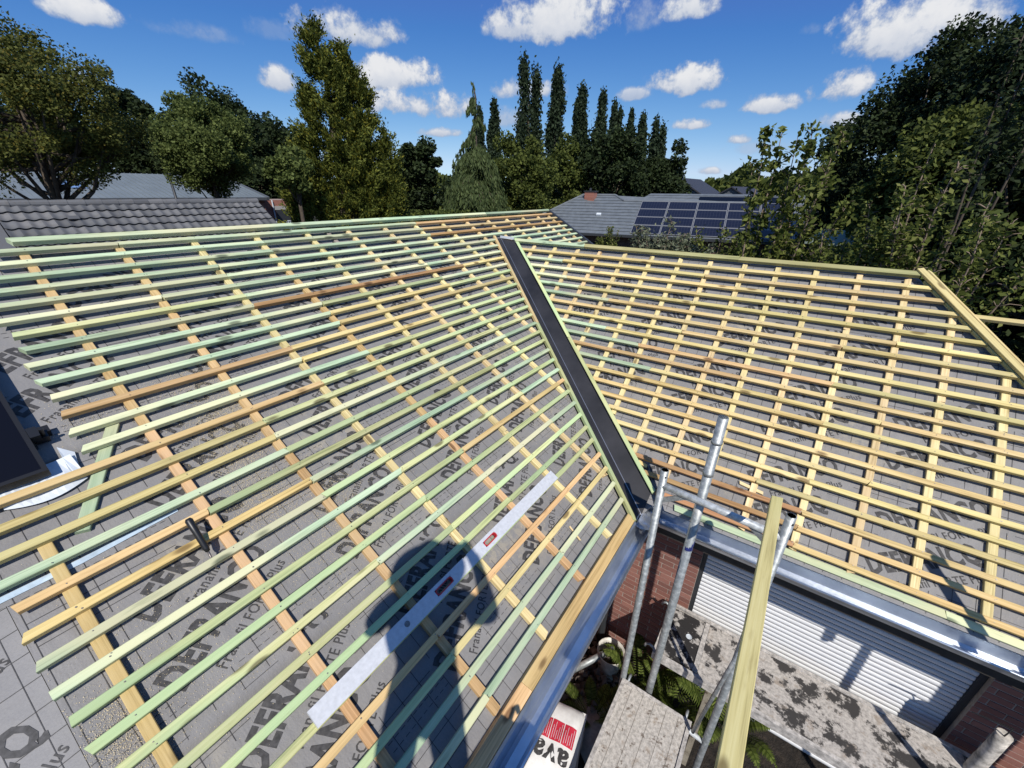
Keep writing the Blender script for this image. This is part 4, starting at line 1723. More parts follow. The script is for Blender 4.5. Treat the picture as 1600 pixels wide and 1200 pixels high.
fern('bright fern at the foot of the scaffold tube by the bucket', 2.98, 0.34, 9, 0.62, 1)
fern('fern between the two scaffold decks', 3.02, 0.02, 9, 0.62, 2)
fern('fern right of the grey wooden prop', 3.05, -0.42, 10, 0.66, 3)
fern('fern beside the pale deck near the bags', 2.42, 0.66, 8, 0.50, 4)
fern('small fern right under the gutter beside the printed bag', 1.95, 1.0, 7, 0.42, 5)

st = empty('bark_post', (3.06, -1.80, GZ))
tag(st, 'pale rough barked post with a bent wire in front of the brick wall', 'post')
p = MB()
r = random.Random(4)
p.tube([(0.01 * math.sin(3 * t), 0.01 * math.cos(4 * t), 1.72 * t) for t in np.linspace(0, 1, 14)], [0.043 + r.uniform(-.004, .004) for _ in range(14)], 14)
p.build('trunk', simple('birch_bark', (0.42, 0.39, 0.35), 0.9, nz=(22, 0.6)), st, True)
p = MB()
p.tube([(-0.01, 0.0, 1.70), (-0.03, 0.0, 1.83), (0.0, 0.17, 1.78)], 0.005, 6)
p.build('wire', M['black'], st)
# ------------------------------------------------------------------ neighbours
def at(az, d):
    return d * math.cos(R(az)), d * math.sin(R(az))


# tiled house on the left
nh = empty('tiled_house', (3.0, 18.0, GZ))
tag(nh, 'house on the left with wavy grey concrete tiles', 'house')
NI = Matrix.Translation((-3.0, -18.0, -GZ))
PT = R(34)
cT, sT = math.cos(PT), math.sin(PT)
BT = basis((0, 18.0, -0.42), (1, 0, 0), (0, cT, sT), (0, -sT, cT))
p = MB()
p.box((-5.0, -5.5, -0.12), (8.58, 0.0, -0.045))
rs = p.build('roof_slope', simple('tile_under', (0.05, 0.05, 0.052), 0.9), nh)
rs.matrix_local = NI @ BT
p = MB()
p.poly([(-5, 18.0, -0.50), (8.58, 18.0, -0.50), (8.58, 22.6, -3.55), (-5, 22.6, -3.55)], [(0, 1, 2, 3)])
o = p.build('far_roof_slope', bpy.data.materials['tile_under'], nh)
o.matrix_local = NI
p = MB()
p.box((-5, 13.9, GZ), (8.45, 22.2, -3.3))
p.poly([(8.451, 13.9, -3.31), (8.451, 22.2, -3.31), (8.451, 18.0, -0.55)], [(0, 1, 2)])
o = p.build('wall', M['brick_x'], nh)
o.matrix_local = NI
m, t, b = material('concrete_tile')
oi = t.add('ShaderNodeObjectInfo').outputs['Random']
c = t.ramp(oi, [(0.0, (0.080, 0.082, 0.088)), (0.5, (0.115, 0.118, 0.125)), (1.0, (0.15, 0.148, 0.150))])
f = t.noise(obj_coord(t), 14.0, 4.0, 0.65)
c = t.mix(t.math('MULTIPLY', t.smooth(f, 0.5, 0.7), 0.45), c, (0.10, 0.085, 0.065))
t.l.new(c, b.inputs['Base Color'])
b.inputs['Roughness'].default_value = 0.75
M['tile'] = m
TW, TE = 0.252, 0.34
tm = MB()
n = 9
for vv, lift in ((0.0, 0.052), (TE + 0.03, 0.0)):
    for i in range(n + 1):
        q = i / n
        z = 0.022 * math.cos(2 * PI * q) * (1 if math.cos(2 * PI * q) > 0 else 0.7)
        tm.v.append((q * TW, vv, z + lift - 0.02))
for i in range(n + 1):
    x, y, z = tm.v[i]
    tm.v.append((x, y, z - 0.013))
for i in range(n):
    tm.f.append((i, i + 1, n + 2 + i, n + 1 + i))
    tm.f.append((2 * n + 2 + i, 2 * n + 3 + i, i + 1, i))
    tm.mi += [0, 0]
tme = bpy.data.meshes.new('tile')
tme.from_pydata(tm.v, [], tm.f)
tme.polygons.foreach_set('use_smooth', [k % 2 == 0 for k in range(len(tme.polygons))])
tme.materials.append(M['tile'])
for k in range(8):
    for i in range(27):
        share('tile', tme, rs, Matrix.Translation((8.57 - TW * (i + 1), -0.05 - TE * (k + 1) + random.uniform(-.003, .003), 0.012 + random.uniform(-.002, .002))))
fill = MB()
for k in range(12):
    fill.box((-5.0, -0.05 - TE * (k + 1), -0.04), (1.75, -0.05 - TE * k, 0.01))
o = fill.build('tile_field', M['tile'], rs)
o['kind'] = 'stuff'
rm = MB()
rm.tube([(0, 0, 0), (0.40, 0, 0)], [0.105, 0.118], 12)
rme = bpy.data.meshes.new('ridge_tile')
rme.from_pydata(rm.v, [], rm.f)
rme.materials.append(M['tile'])
for i in range(20):
    share('ridge_tile', rme, nh, NI @ Matrix.Translation((8.2 - 0.38 * i, 18.0, -0.435)))
p = MB()
p.box((3.05, -0.80, 0.03), (3.30, -0.66, 0.075))
p.box((3.09, -0.803, 0.04), (3.26, -0.80, 0.068), 1)
o = p.build('vent_tile', [M['tile'], M['black']], rs)
p = MB()
p.box((8.575, -5.5, -0.12), (8.60, 0.02, 0.03))
p.build('verge_trim', bpy.data.materials['tile_under'], rs)

# large grey sheet roof behind
bgm = simple('grey_sheet', (0.17, 0.195, 0.205), 0.55, 0.1, 0.4, nz=(1.2, 0.12))
bh = empty('long_building', (8.0, 36.0, GZ))
tag(bh, 'long building with a plain pale grey sheet roof behind the trees', 'building')
BI = Matrix.Translation((-8.0, -36.0, -GZ))
PS = math.atan2(1.36 + 0.0, 6.0)
BS = basis((0, 32.0, -0.52), (1, 0, 0), (0, math.cos(PS), math.sin(PS)), (0, -math.sin(PS), math.cos(PS)))
p = MB()
p.box((-4.0, 0.0, -0.15), (16.1, 6.25, 0.0))
rs2 = p.build('roof_slope', bgm, bh)
rs2.matrix_local = BI @ BS
p = MB()
x = -3.9
while x < 16.1:
    p.box((x, -0.02, 0.001), (x + 0.035, 6.25, 0.03))
    x += 0.30
o = p.build('sheet_rib', bgm, rs2)
o['kind'] = 'stuff'
p = MB()
p.box((6.2, 2.0, 0.031), (7.3, 3.6, 0.09))
p.build('skylight', simple('skylight', (0.20, 0.32, 0.55), 0.15), rs2)
p = MB()
p.box((16.0, -0.05, -0.2), (16.15, 6.3, 0.045))
p.box((-4.0, -0.09, -0.16), (15.99, -0.02, 0.02))
p.build('verge_trim', simple('verge_grey', (0.10, 0.11, 0.12), 0.6), rs2)
p = MB()
p.box((-4.0, 32.3, GZ), (15.9, 44.0, -0.75))
o = p.build('wall', M['brick_far'], bh)
o.matrix_local = BI
ax_ = empty('brick_annex', (17.6, 33.5, GZ))
tag(ax_, 'red brick annex with a dark door beside the long building', 'building')
AI = Matrix.Translation((-17.6, -33.5, -GZ))
p = MB()
p.box((15.92, 33.0, GZ), (19.3, 37.0, -0.72))
o = p.build('wall', M['brick_far'], ax_)
o.matrix_local = AI
p = MB()
p.box((16.95, 32.95, GZ), (18.35, 32.999, -1.38))
o = p.build('door', M['anthracite'], ax_)
o.matrix_local = AI
p = MB()
p.box((16.85, 32.93, -1.379), (18.75, 32.999, -1.12))
o = p.build('lintel', simple('concrete', (0.33, 0.32, 0.30), 0.9), ax_)
o.matrix_local = AI
p = MB()
p.tube([(16.75, 32.90, GZ), (16.75, 32.90, -0.72)], 0.045, 8)
o = p.build('downpipe', M['white_sheet'], ax_)
o.matrix_local = AI
p = MB()
for k in range(5):
    p.box((17.35 + .13 * k, 32.6, GZ + 2.15), (17.40 + .13 * k, 32.64, GZ + 2.75))
p.box((17.3, 32.58, GZ + 2.751), (17.98, 32.66, GZ + 2.80))
o = p.build('railing', M['white_sheet'], ax_)
o.matrix_local = AI
for lab, az, tb_ in (('slim black street lamp in front of the grey sheet roof', 71.6, 0.003), ('slim dark post beside the round tree', 67.4, -0.006)):
    x, y = at(az, 29.5)
    e = empty('lamp_post', (x, y, GZ))
    tag(e, lab, 'lamp post')
    p = MB()
    hgt_ = tb_ * 29.5 + 0.45 - GZ
    p.tube([(0, 0, 0), (0, 0, hgt_)], [0.075, 0.06], 10)
    p.build('pole', M['anthracite'], e, True)
    p = MB()
    p.lathe([(0.06, hgt_), (0.17, hgt_ + .05), (0.17, hgt_ + .10), (0.02, hgt_ + .16)], 12)
    p.build('lamp_head', M['anthracite'], e, True)

# grey tiled house with solar panels on the right
rh = empty('grey_tiled_house', (30.0, 8.0, GZ))
tag(rh, 'bungalow with hipped grey tile roof, brick chimney and solar panels', 'house')
RI = Matrix.Translation((-30.0, -8.0, -GZ))
o0 = Vector((26.0, 12.87, -2.44))
td = Vector((1.9, -10.9, 0)).normalized()
nd = Vector((10.9, 1.9, 0)).normalized()
PR = R(30)
BR = basis(tuple(o0), tuple(td), tuple(nd * math.cos(PR) + Vector((0, 0, math.sin(PR)))), tuple(-nd * math.sin(PR) + Vector((0, 0, math.cos(PR)))))
grt = simple('grey_roof_tile', (0.125, 0.140, 0.155), 0.6, 0.0, 0.4, nz=(3.0, 0.18))
cR = math.cos(PR)
front = [(-4.9, 0.0), (14.0, 0.0), (10.6, 3.27 / cR), (2.05, 3.27 / cR), (1.3, 3.86 / cR), (-1.0, 3.86 / cR)]


def courses(poly, B, parent, inv, name='roof_slope', step=0.345):
    """tile courses: every course is a strip lapping over the one below"""
    mb = MB()
    vmax = max(q[1] for q in poly)
    k = 0
    while k * step < vmax - 0.02:
        v0, v1 = k * step, min((k + 1) * step, vmax)
        def ext(v):
            xs_ = []
            for i in range(len(poly)):
                (x1, y1), (x2, y2) = poly[i], poly[(i + 1) % len(poly)]
                if abs(y2 - y1) > 1e-6 and (min(y1, y2) - 1e-6 <= v <= max(y1, y2) + 1e-6):
                    xs_.append(x1 + (x2 - x1) * (v - y1) / (y2 - y1))
            return (min(xs_), max(xs_)) if xs_ else None
        a_, b_ = ext(v0 + .002), ext(v1 - .002)
        if a_ and b_:
            mb.poly([(a_[0], v0, 0.045), (a_[1], v0, 0.045), (b_[1], v1 + .02, 0.005), (b_[0], v1 + .02, 0.005), (a_[0], v0, 0.0), (a_[1], v0, 0.0)],
                    [(0, 1, 2, 3), (4, 5, 1, 0)])
        k += 1
    o = mb.build(name, grt, parent)
    o.matrix_local = inv @ B
    return o


rfr = courses(front, BR, rh, RI)
rfr['kind'] = 'stuff'
p = MB()
rf0 = [BR @ Vector((a_, b_, 0)) for a_, b_ in ((-4.9, 0), (14.0, 0), (10.6, 3.27 / cR), (2.05, 3.27 / cR), (1.3, 3.86 / cR), (-1.0, 3.86 / cR))]
bkp = [q + nd * 9 - Vector((0, 0, 0)) for q in rf0[:2]]
p.poly([rf0[5], rf0[4], rf0[3], rf0[2], bkp[1], bkp[0]], [(0, 1, 2, 3, 4, 5)])
p.poly([rf0[0], rf0[5], bkp[0]], [(0, 1, 2)])
p.poly([rf0[1], bkp[1], rf0[2]], [(0, 1, 2)])
o = p.build('far_roof_slope', grt, rh)
o.matrix_local = RI
p = MB()
for a_, b_ in ((rf0[0], rf0[5]), (rf0[5], rf0[4]), (rf0[4], rf0[3]), (rf0[3], rf0[2]), (rf0[2], rf0[1])):
    p.tube([a_ + Vector((0, 0, .03)), b_ + Vector((0, 0, .03))], 0.075, 8)
o = p.build('ridge_capping', grt, rh)
o.matrix_local = RI
p = MB()
wa = [o0 + td * -4.4 + nd * .5, o0 + td * 13.5 + nd * .5, o0 + td * 13.5 + nd * 8.5, o0 + td * -4.4 + nd * 8.5]
p.poly([(q.x, q.y, GZ) for q in wa] + [(q.x, q.y, -2.45) for q in wa], [(0, 1, 5, 4), (1, 2, 6, 5), (2, 3, 7, 6), (3, 0, 4, 7)])
o = p.build('wall', simple('dark_brick', (0.12, 0.07, 0.055), 0.9, nz=(6, 0.3)), rh)
o.matrix_local = RI
p = MB()
for tt in (0.2, 5.0, 9.0):
    c0 = o0 + td * tt + nd * 0.47
    p.beam(c0 + Vector((0, 0, -1.1)), c0 + td * 1.6 + Vector((0, 0, -1.1)), 0.05, 1.1)
o = p.build('window', M['glass_dark'], rh)
o['kind'] = 'stuff'
o.matrix_local = RI
p = MB()
p.beam(o0 + td * -4.9 + Vector((0, 0, -.06)), o0 + td * 14 + Vector((0, 0, -.06)), 0.14, 0.12)
o = p.build('rain_gutter', M['anthracite'], rh)
o.matrix_local = RI
cc = o0 + td * -0.35 + nd * 3.5
p = MB()
p.box((cc.x - .25, cc.y - .36, -0.75), (cc.x + .25, cc.y + .36, 0.02))
o = p.build('chimney', M['brick_far'], rh)
o.matrix_local = RI
p = MB()
p.box((cc.x - .30, cc.y - .42, 0.021), (cc.x + .30, cc.y + .42, 0.08))
p.tube([(cc.x, cc.y + .05, .08), (cc.x, cc.y + .05, .26)], 0.09, 8)
o = p.build('chimney_cap', M['anthracite'], rh)
o.matrix_local = RI
p = MB()
p.box((1.55 - 0.9, 1.9, 0.03), (1.85 - .9, 2.1, 0.16))
o = p.build('roof_vent', M['white_sheet'], rh)
o.matrix_local = RI @ BR
m, t, b = material('solar_cells')
tc = t.add('ShaderNodeTexCoord').outputs['Object']
sp = t.add('ShaderNodeSeparateXYZ')
t.l.new(tc, sp.inputs[0])
fx = t.math('PINGPONG', sp.outputs[0], 0.0835)
fy = t.math('PINGPONG', sp.outputs[1], 0.0835)
ln_ = t.math('LESS_THAN', t.math('MINIMUM', fx, fy), 0.007)
cc_ = t.mix(ln_, (0.009, 0.009, 0.018), (0.030, 0.030, 0.042))
t.l.new(cc_, b.inputs['Base Color'])
b.inputs['Roughness'].default_value = 0.18
M['cells'] = m
pvx = []
for i in range(6):
    for k in range(4):
        if i == 5 and k > 1:
            continue
        f_ = MB()
        W_, H_ = 1.72, 0.86
        f_.box((0, 0, 0.07), (W_, 0.035, 0.115))
        f_.box((0, H_ - .035, 0.07), (W_, H_, 0.115))
        f_.box((0, 0.0351, 0.07), (0.035, H_ - .0351, 0.115))
        f_.box((W_ - .035, 0.0351, 0.07), (W_, H_ - .0351, 0.115))
        fo = f_.build('solar_panel', M['alu_dirty'] if False else simple('panel_rim', (0.30, 0.30, 0.30), 0.45, 0.4) if 'panel_rim' not in bpy.data.materials else bpy.data.materials['panel_rim'], rh)
        fo.matrix_local = RI @ BR @ Matrix.Translation((3.30 + i * 1.75, 0.12 + k * 0.885, 0))
        g_ = MB()
        g_.box((0.0352, 0.0352, 0.08), (W_ - .0352, H_ - .0352, 0.112))
        g_.build('cell_field', M['cells'], fo)
# its rear wing with a row of dark panels
BR2 = basis(tuple(o0 + nd * 5.2 + td * 2.2 + Vector((0, 0, 0.98))), tuple(td), tuple(nd * math.cos(R(27)) + Vector((0, 0, math.sin(R(27))))), tuple(-nd * math.sin(R(27)) + Vector((0, 0, math.cos(R(27))))))
rw = courses([(-0.9, 0.0), (14.0, 0.0), (11.6, 3.05), (0.9, 3.05)], BR2, rh, RI)
rw['kind'] = 'stuff'
p = MB()
p.box((4.4, 1.1, 0.05), (9.9, 2.5, 0.10))
o = p.build('solar_strip', M['glass_dark'], rh)
o.matrix_local = RI @ BR2
for lab, azc, d, zt, hw, hh, dep in (('slate gabled house with a pale boarded gable behind the solar roof', 15.2, 56.0, 1.60, 3.3, 1.9, 9.0), ('low dark gabled house at the far right of the solar roof', 9.3, 60.0, 0.75, 2.6, 1.5, 8.0)):
    x, y = at(azc, d)
    e = empty('gabled_house', (x, y, GZ), R(azc - 18))
    tag(e, lab, 'house')
    zt_ = zt - GZ
    p = MB()
    p.poly([(0, -hw * .9, 0), (0, hw * .9, 0), (0, hw * .9, zt_ - hh * .92), (0, 0, zt_ - .08), (0, -hw * .9, zt_ - hh * .92)], [(4, 3, 2, 1, 0)])
    p.box((0.01, -hw * .9, 0), (dep, hw * .9, zt_ - hh))
    p.build('gable_wall', simple('grey_boards', (0.13, 0.145, 0.16), 0.7, nz=(2, .15)), e)
    p = MB()
    for k in range(7):
        zz = zt_ - hh + hh * k / 7.5
        w_ = hw * .9 * (1 - (k / 7.5))
        p.box((-0.02, -w_, zz), (-0.002, w_, zz + 0.03))
    o = p.build('board_joint', M['anthracite'], e)
    o['kind'] = 'stuff'
    for s in (-1, 1):
        p = MB()
        p.poly([(-.25, 0, zt_), (dep, 0, zt_), (dep, s * hw, zt_ - hh), (-.25, s * hw, zt_ - hh), (-.25, 0, zt_ - .14), (-.25, s * hw, zt_ - hh - .14)], [(0, 1, 2, 3), (0, 3, 5, 4)])
        p.build('roof_slope', simple('slate', (0.035, 0.035, 0.042), 0.6), e)
sx, sy = at(-1.8, 19)
e = empty('garden_shed', (sx, sy, GZ), R(-12))
tag(e, 'garden shed with a pale green flat roof between the young trees', 'shed')
p = MB()
p.box((-.95, -.6, 0), (.95, .6, 3.42))
p.build('wall', simple('shed_wall', (0.07, 0.055, 0.045), 0.9), e)
p = MB()
p.poly([(-1.1, -.7, 3.43), (-1.1, .7, 3.43), (1.1, .7, 3.72), (1.1, -.7, 3.72), (-1.1, -.7, 3.35), (-1.1, .7, 3.35)], [(3, 2, 1, 0), (0, 1, 5, 4)])
p.build('roof', simple('shed_roof', (0.26, 0.31, 0.26), 0.8, spec=0.1), e)

# ------------------------------------------------------------------ trees and shrubs
def leaf_mesh(name, P, size, mat, parent, seed, along=None, elong=1.7, spread=1.0, fold=0.25):
    """P: (n,3) points; one small folded leaf (two triangles) at each"""
    r = np.random.default_rng(seed)
    n = len(P)
    if along is None:
        a = r.normal(0, 1, (n, 3))
        a[:, 2] *= 0.7
    else:
        a = along + r.normal(0, 0.45 * spread, (n, 3))
    a /= np.linalg.norm(a, axis=1)[:, None] + 1e-9
    b = r.normal(0, 1, (n, 3))
    b -= (b * a).sum(1)[:, None] * a
    b /= np.linalg.norm(b, axis=1)[:, None] + 1e-9
    c = np.cross(a, b)
    s = size * r.uniform(0.65, 1.35, n)[:, None]
    L, W = s * 0.5 * elong ** 0.5, s * 0.5 / elong ** 0.5
    V = np.empty((n, 4, 3))
    V[:, 0] = P - a * L
    V[:, 1] = P + b * W + c * W * fold
    V[:, 2] = P + a * L
    V[:, 3] = P - b * W + c * W * fold
    V = V.reshape(-1, 3)
    F = np.arange(n * 4).reshape(n, 4)
    me = bpy.data.meshes.new(name)
    me.vertices.add(n * 4)
    me.vertices.foreach_set('co', V.astype(np.float32).ravel())
    me.loops.add(n * 4)
    me.loops.foreach_set('vertex_index', F.astype(np.int32).ravel())
    me.polygons.add(n)
    me.polygons.foreach_set('loop_start', (np.arange(n) * 4).astype(np.int32))
    me.materials.append(mat)
    me.update(calc_edges=True)
    o = bpy.data.objects.new(name, me)
    COL.objects.link(o)
    if parent is not None:
        o.parent = parent
    return o


def crown_points(r, rx, ry, rz, nclump, nleaf, lobes=5, csz=0.2, flat=0.75, hollow=0.45, top=1.0):
    ld = r.normal(0, 1, (lobes, 3))
    ld /= np.linalg.norm(ld, axis=1)[:, None]
    d = r.normal(0, 1, (nclump, 3))
    d /= np.linalg.norm(d, axis=1)[:, None]
    bumpy = 0.74 + 0.26 * np.max(np.clip(d @ ld.T, 0, 1) ** 3, axis=1) + r.normal(0, 0.07, nclump)
    rad = bumpy * (hollow + (1 - hollow) * r.uniform(0, 1, nclump) ** 0.45)
    C = d * rad[:, None] * np.array([rx, ry, rz])
    sel = r.integers(0, nclump, nleaf)
    g = r.normal(0, 1, (nleaf, 3)) * np.array([1, 1, flat])
    ln_g = np.linalg.norm(g, axis=1)[:, None]
    g *= np.minimum(1.0, 1.75 / (ln_g + 1e-6))
    g *= (csz * min(rx, rz) * r.uniform(0.5, 1.15, nclump))[sel][:, None]
    return C, C[sel] + g


def limbs(parent, C, trunk_h, r0, base_c, seed, mat, nlimb=14, name='trunk'):
    r = np.random.default_rng(seed)
    mb = MB()
    top = Vector((0, 0, base_c))
    mb.tube([(0, 0, 0), (r.normal(0, .05), r.normal(0, .05), trunk_h * .5), (0, 0, trunk_h), tuple(top)], [r0 * 1.25, r0, r0 * .8, r0 * .4], 9)
    idx = r.choice(len(C), min(nlimb, len(C)), replace=False)
    for i in idx:
        c = Vector(C[i]) + top
        z0 = r.uniform(trunk_h * .75, base_c)
        s = Vector((0, 0, z0))
        m_ = s.lerp(c, .5) + Vector((0, 0, -.08 * (c - s).length)) + Vector(r.normal(0, .05 * (c - s).length, 3))
        mb.tube([s, m_, c], [r0 * .42, r0 * .25, r0 * .07], 6)
    return mb.build(name, mat, parent, True)


def tree(label, az, d, top, base, half, mat, seed, nleaf, leaf, nclump=70, csz=0.2, trunk=True, bark='bark', group=None, cat='tree', asp=1.0, hollow=0.45, lobes=6, flat=.75, elong=1.6, name='broadleaf_tree', nlimb=14):
    """top, base: heights of crown top and bottom relative to the camera"""
    x, y = at(az, d)
    e = empty(name, (x, y, GZ))
    tag(e, label, cat, group)
    r = np.random.default_rng(seed)
    rz = (top - base) / 2
    zc = (top + base) / 2 - GZ
    C, P = crown_points(r, half, half * asp, rz, nclump, nleaf, lobes, csz, flat, hollow)
    if trunk:
        limbs(e, C, max(0.4, base - GZ + 0.2), 0.05 + half * .045, zc, seed, M[bark], nlimb)
    P = P + np.array([0, 0, zc])
    P = P[P[:, 2] > 0.02]
    leaf_mesh('crown', P, leaf, M[mat], e, seed + 1, elong=elong)
    return e


tree('spreading maple with gold green leaves and leaning trunks, far left', 80.2, 21.5, 4.55, -0.1, 2.85, 'leaf_maple', 11, 58000, 0.072, 190, 0.125, nlimb=34, hollow=.35, asp=1.2, lobes=9)
tree('rounded olive green tree in front of the grey sheet roof', 68.0, 27.0, 3.85, -0.35, 2.0, 'leaf_round', 12, 48000, 0.10, 130, 0.16, lobes=8)
for i, (lab, az, d, tp_, hf) in enumerate((
        ('dark broad tree behind the spreading maple', 79.0, 50, 6.6, 3.6), ('dark tree left of the rounded olive tree', 72.3, 50, 7.9, 3.0),
        ('tallest dark tree behind the rounded olive tree', 66.2, 52, 8.9, 3.7), ('dark tree just left of the tall golden conifer', 61.0, 50, 6.9, 3.0),
        ('low dark tree filling the gap behind the rounded olive tree', 69.4, 47, 5.2, 2.6), ('dark tree behind the maple at the left picture edge', 85.5, 50, 6.2, 3.6),
        ('low dark tree behind the brick annex', 63.6, 46, 4.6, 2.4))):
    tree(lab, az, d, tp_, -3.2, hf, 'leaf_dark', 20 + i, 22000, 0.24, 90, 0.17, group='dark trees behind the left roofs', lobes=9)
tree('small round maple beside the golden conifer', 60.2, 22.0, 1.55, -0.15, 0.95, 'leaf_round', 31, 7000, 0.13, 40, 0.22)
tree('dark round tree right of the golden conifer', 46.9, 38.0, 3.95, -3.0, 2.0, 'leaf_dark', 32, 14000, 0.24, 60, 0.2)
tree('mid green bushy tree right of the weeping cypress', 33.9, 33.0, 3.75, -3.5, 2.25, 'leaf_mid', 33, 22000, 0.18, 80, 0.2)
tree('brownish green tree below the poplars', 28.6, 45.0, 4.7, -3.5, 2.1, 'leaf_mid', 34, 14000, 0.24, 60, 0.2)
tree('dark domed tree below the middle poplars', 22.6, 46.0, 5.6, -3.5, 3.4, 'leaf_dark', 35, 22000, 0.26, 90, 0.2, lobes=9)
tree('dark domed tree below the last poplar', 16.6, 48.0, 4.2, -3.5, 2.4, 'leaf_dark', 36, 14000, 0.26, 60, 0.2)
tree('shaded tree standing behind the cypress', 40.6, 44.0, 2.0, -3.5, 2.6, 'leaf_dark', 37, 12000, 0.26, 60, 0.2)


def poplar(label, az, d, top, half, seed, n=15000, tw=1):
    x, y = at(az, d)
    e = empty('poplar', (x, y, GZ))
    tag(e, label, 'poplar', 'row of poplars')
    r = np.random.default_rng(seed)
    H = top - GZ
    P = []
    A_ = []
    off = [(0, 0, 1.0)] if tw == 1 else [(-half * .45, half * .2, 1.0), (half * .5, -half * .3, 0.955)]
    for (ox, oy, hs) in off:
        nc = 80
        t = r.uniform(0.22, 1.0, nc)
        prof = np.sin(np.clip((1.02 - t) * 1.9, 0, PI / 2)) ** 0.8 * (0.75 + .25 * np.clip((t - .2) * 3, 0, 1))
        an = r.uniform(0, 2 * PI, nc)
        rad = half * (0.85 if tw == 2 else 1.12) * prof * r.uniform(.1, 0.95, nc)
        C = np.stack([ox + rad * np.cos(an), oy + rad * np.sin(an), t * H * hs], 1)
        m_ = n // len(off)
        sel = r.integers(0, nc, m_)
        g_ = r.normal(0, 1, (m_, 3)) * np.array([.22, .22, .60]) * half * .72
        P.append(C[sel] + g_)
    P = np.vstack(P)
    al = np.tile(np.array([0, 0, 1.0]), (len(P), 1))
    leaf_mesh('crown', P, 0.27, M['leaf_poplar'], e, seed + 1, along=al, elong=1.6, spread=1.6)
    mb = MB()
    mb.tube([(0, 0, 0), (0, 0, H * .5), (0, 0, H * .93)], [.28, .18, .03], 7)
    mb.build('trunk', M['bark'], e, True)


for i, (lab, az, tn, hf, tw) in enumerate((
        ('tallest twin topped poplar at the left of the row', 33.15, .222, 1.55, 2), ('second tall poplar of the row', 29.9, .206, 1.45, 1), ('third tall poplar of the row', 27.1, .189, 1.25, 1),
        ('fourth poplar, the first shorter one', 24.7, .170, 1.15, 1), ('fifth poplar in the crowded part of the row', 23.0, .157, .8, 2), ('thin sixth poplar in the crowded part', 21.3, .141, .7, 1),
        ('seventh poplar above the dark domed tree', 19.95, .135, .85, 1), ('last poplar at the right end of the row', 18.1, .122, 1.05, 2),
        ('small poplar just right of the cypress tip', 37.2, .160, 1.0, 1), ('small poplar partly behind the cypress tip', 38.9, .150, .8, 1))):
    poplar(lab, az, 62.0, tn * 61.0, hf * 1.05, 60 + i, tw=tw)


# tall golden conifer
def conifer():
    az, d = 55.4, 24.0
    x, y = at(az, d)
    e = empty('golden_conifer', (x, y, GZ))
    tag(e, 'tall dense golden green conifer with several tops', 'conifer')
    r = np.random.default_rng(5)
    # (offset across view, height of tip rel. camera, base half width)
    ac = np.array([math.sin(R(az)), -math.cos(R(az)), 0])      # towards picture right
    dp_ = np.array([math.cos(R(az)), math.sin(R(az)), 0])
    P, A_ = [], []
    spires = [(-0.25, 0.0, 6.35, 2.3), (0.75, 0.3, 5.75, 2.1), (0.25, -0.4, 5.2, 2.0), (1.5, 0.0, 4.5, 1.7), (1.05, .1, 5.25, 1.7), (2.2, -0.2, 2.6, 1.25), (-1.5, 0.1, 2.2, 1.5), (-0.9, -.3, 4.0, 1.6), (1.0, -.6, 3.0, 1.7), (2.4, 0, 1.3, 1.1), (-2.2, -.1, 1.2, 1.1)]
    for (ox, oy, zt, hw) in spires:
        H = zt + 3.8
        ncl = int(46 * H / 4)
        t = r.uniform(0, 1, ncl) ** 0.8
        an = r.uniform(0, 2 * PI, ncl)
        prof = np.clip((1 - t) ** 0.62, 0.03, 1)
        rad = hw * prof * r.uniform(.45, 1.0, ncl)
        out = np.stack([np.cos(an), np.sin(an), np.zeros(ncl)], 1)
        C = np.stack([rad * np.cos(an), rad * np.sin(an), -3.8 + t * H], 1) + ox * ac + oy * dp_
        m_ = ncl * 165
        sel = r.integers(0, ncl, m_)
        u = r.normal(0, 1, (m_, 1))
        dirv = out[sel] * 0.75 + np.array([0, 0, 0.62])
        g_ = dirv * u * 0.20 + r.normal(0, .10, (m_, 3))
        P.append(C[sel] + g_)
        A_.append(dirv)
    P, A_ = np.vstack(P), np.vstack(A_)
    P = P - np.array([0, 0, GZ])
    k = P[:, 2] > 0.02
    leaf_mesh('crown', P[k], 0.095, M['leaf_conifer'], e, 6, along=A_[k], elong=2.6, spread=1.0)
    mb = MB()
    mb.tube([(0, 0, 0), (0, 0, 5), (0, 0, 10.5)], [.35, .25, .04], 8)
    mb.tube([(0, 0, 0), tuple(0.6 * ac + np.array([0, 0, 5])), tuple(0.75 * ac + np.array([0, 0, 9.8]))], [.3, .2, .04], 8)
    mb.build('trunk', M['bark'], e, True)


conifer()


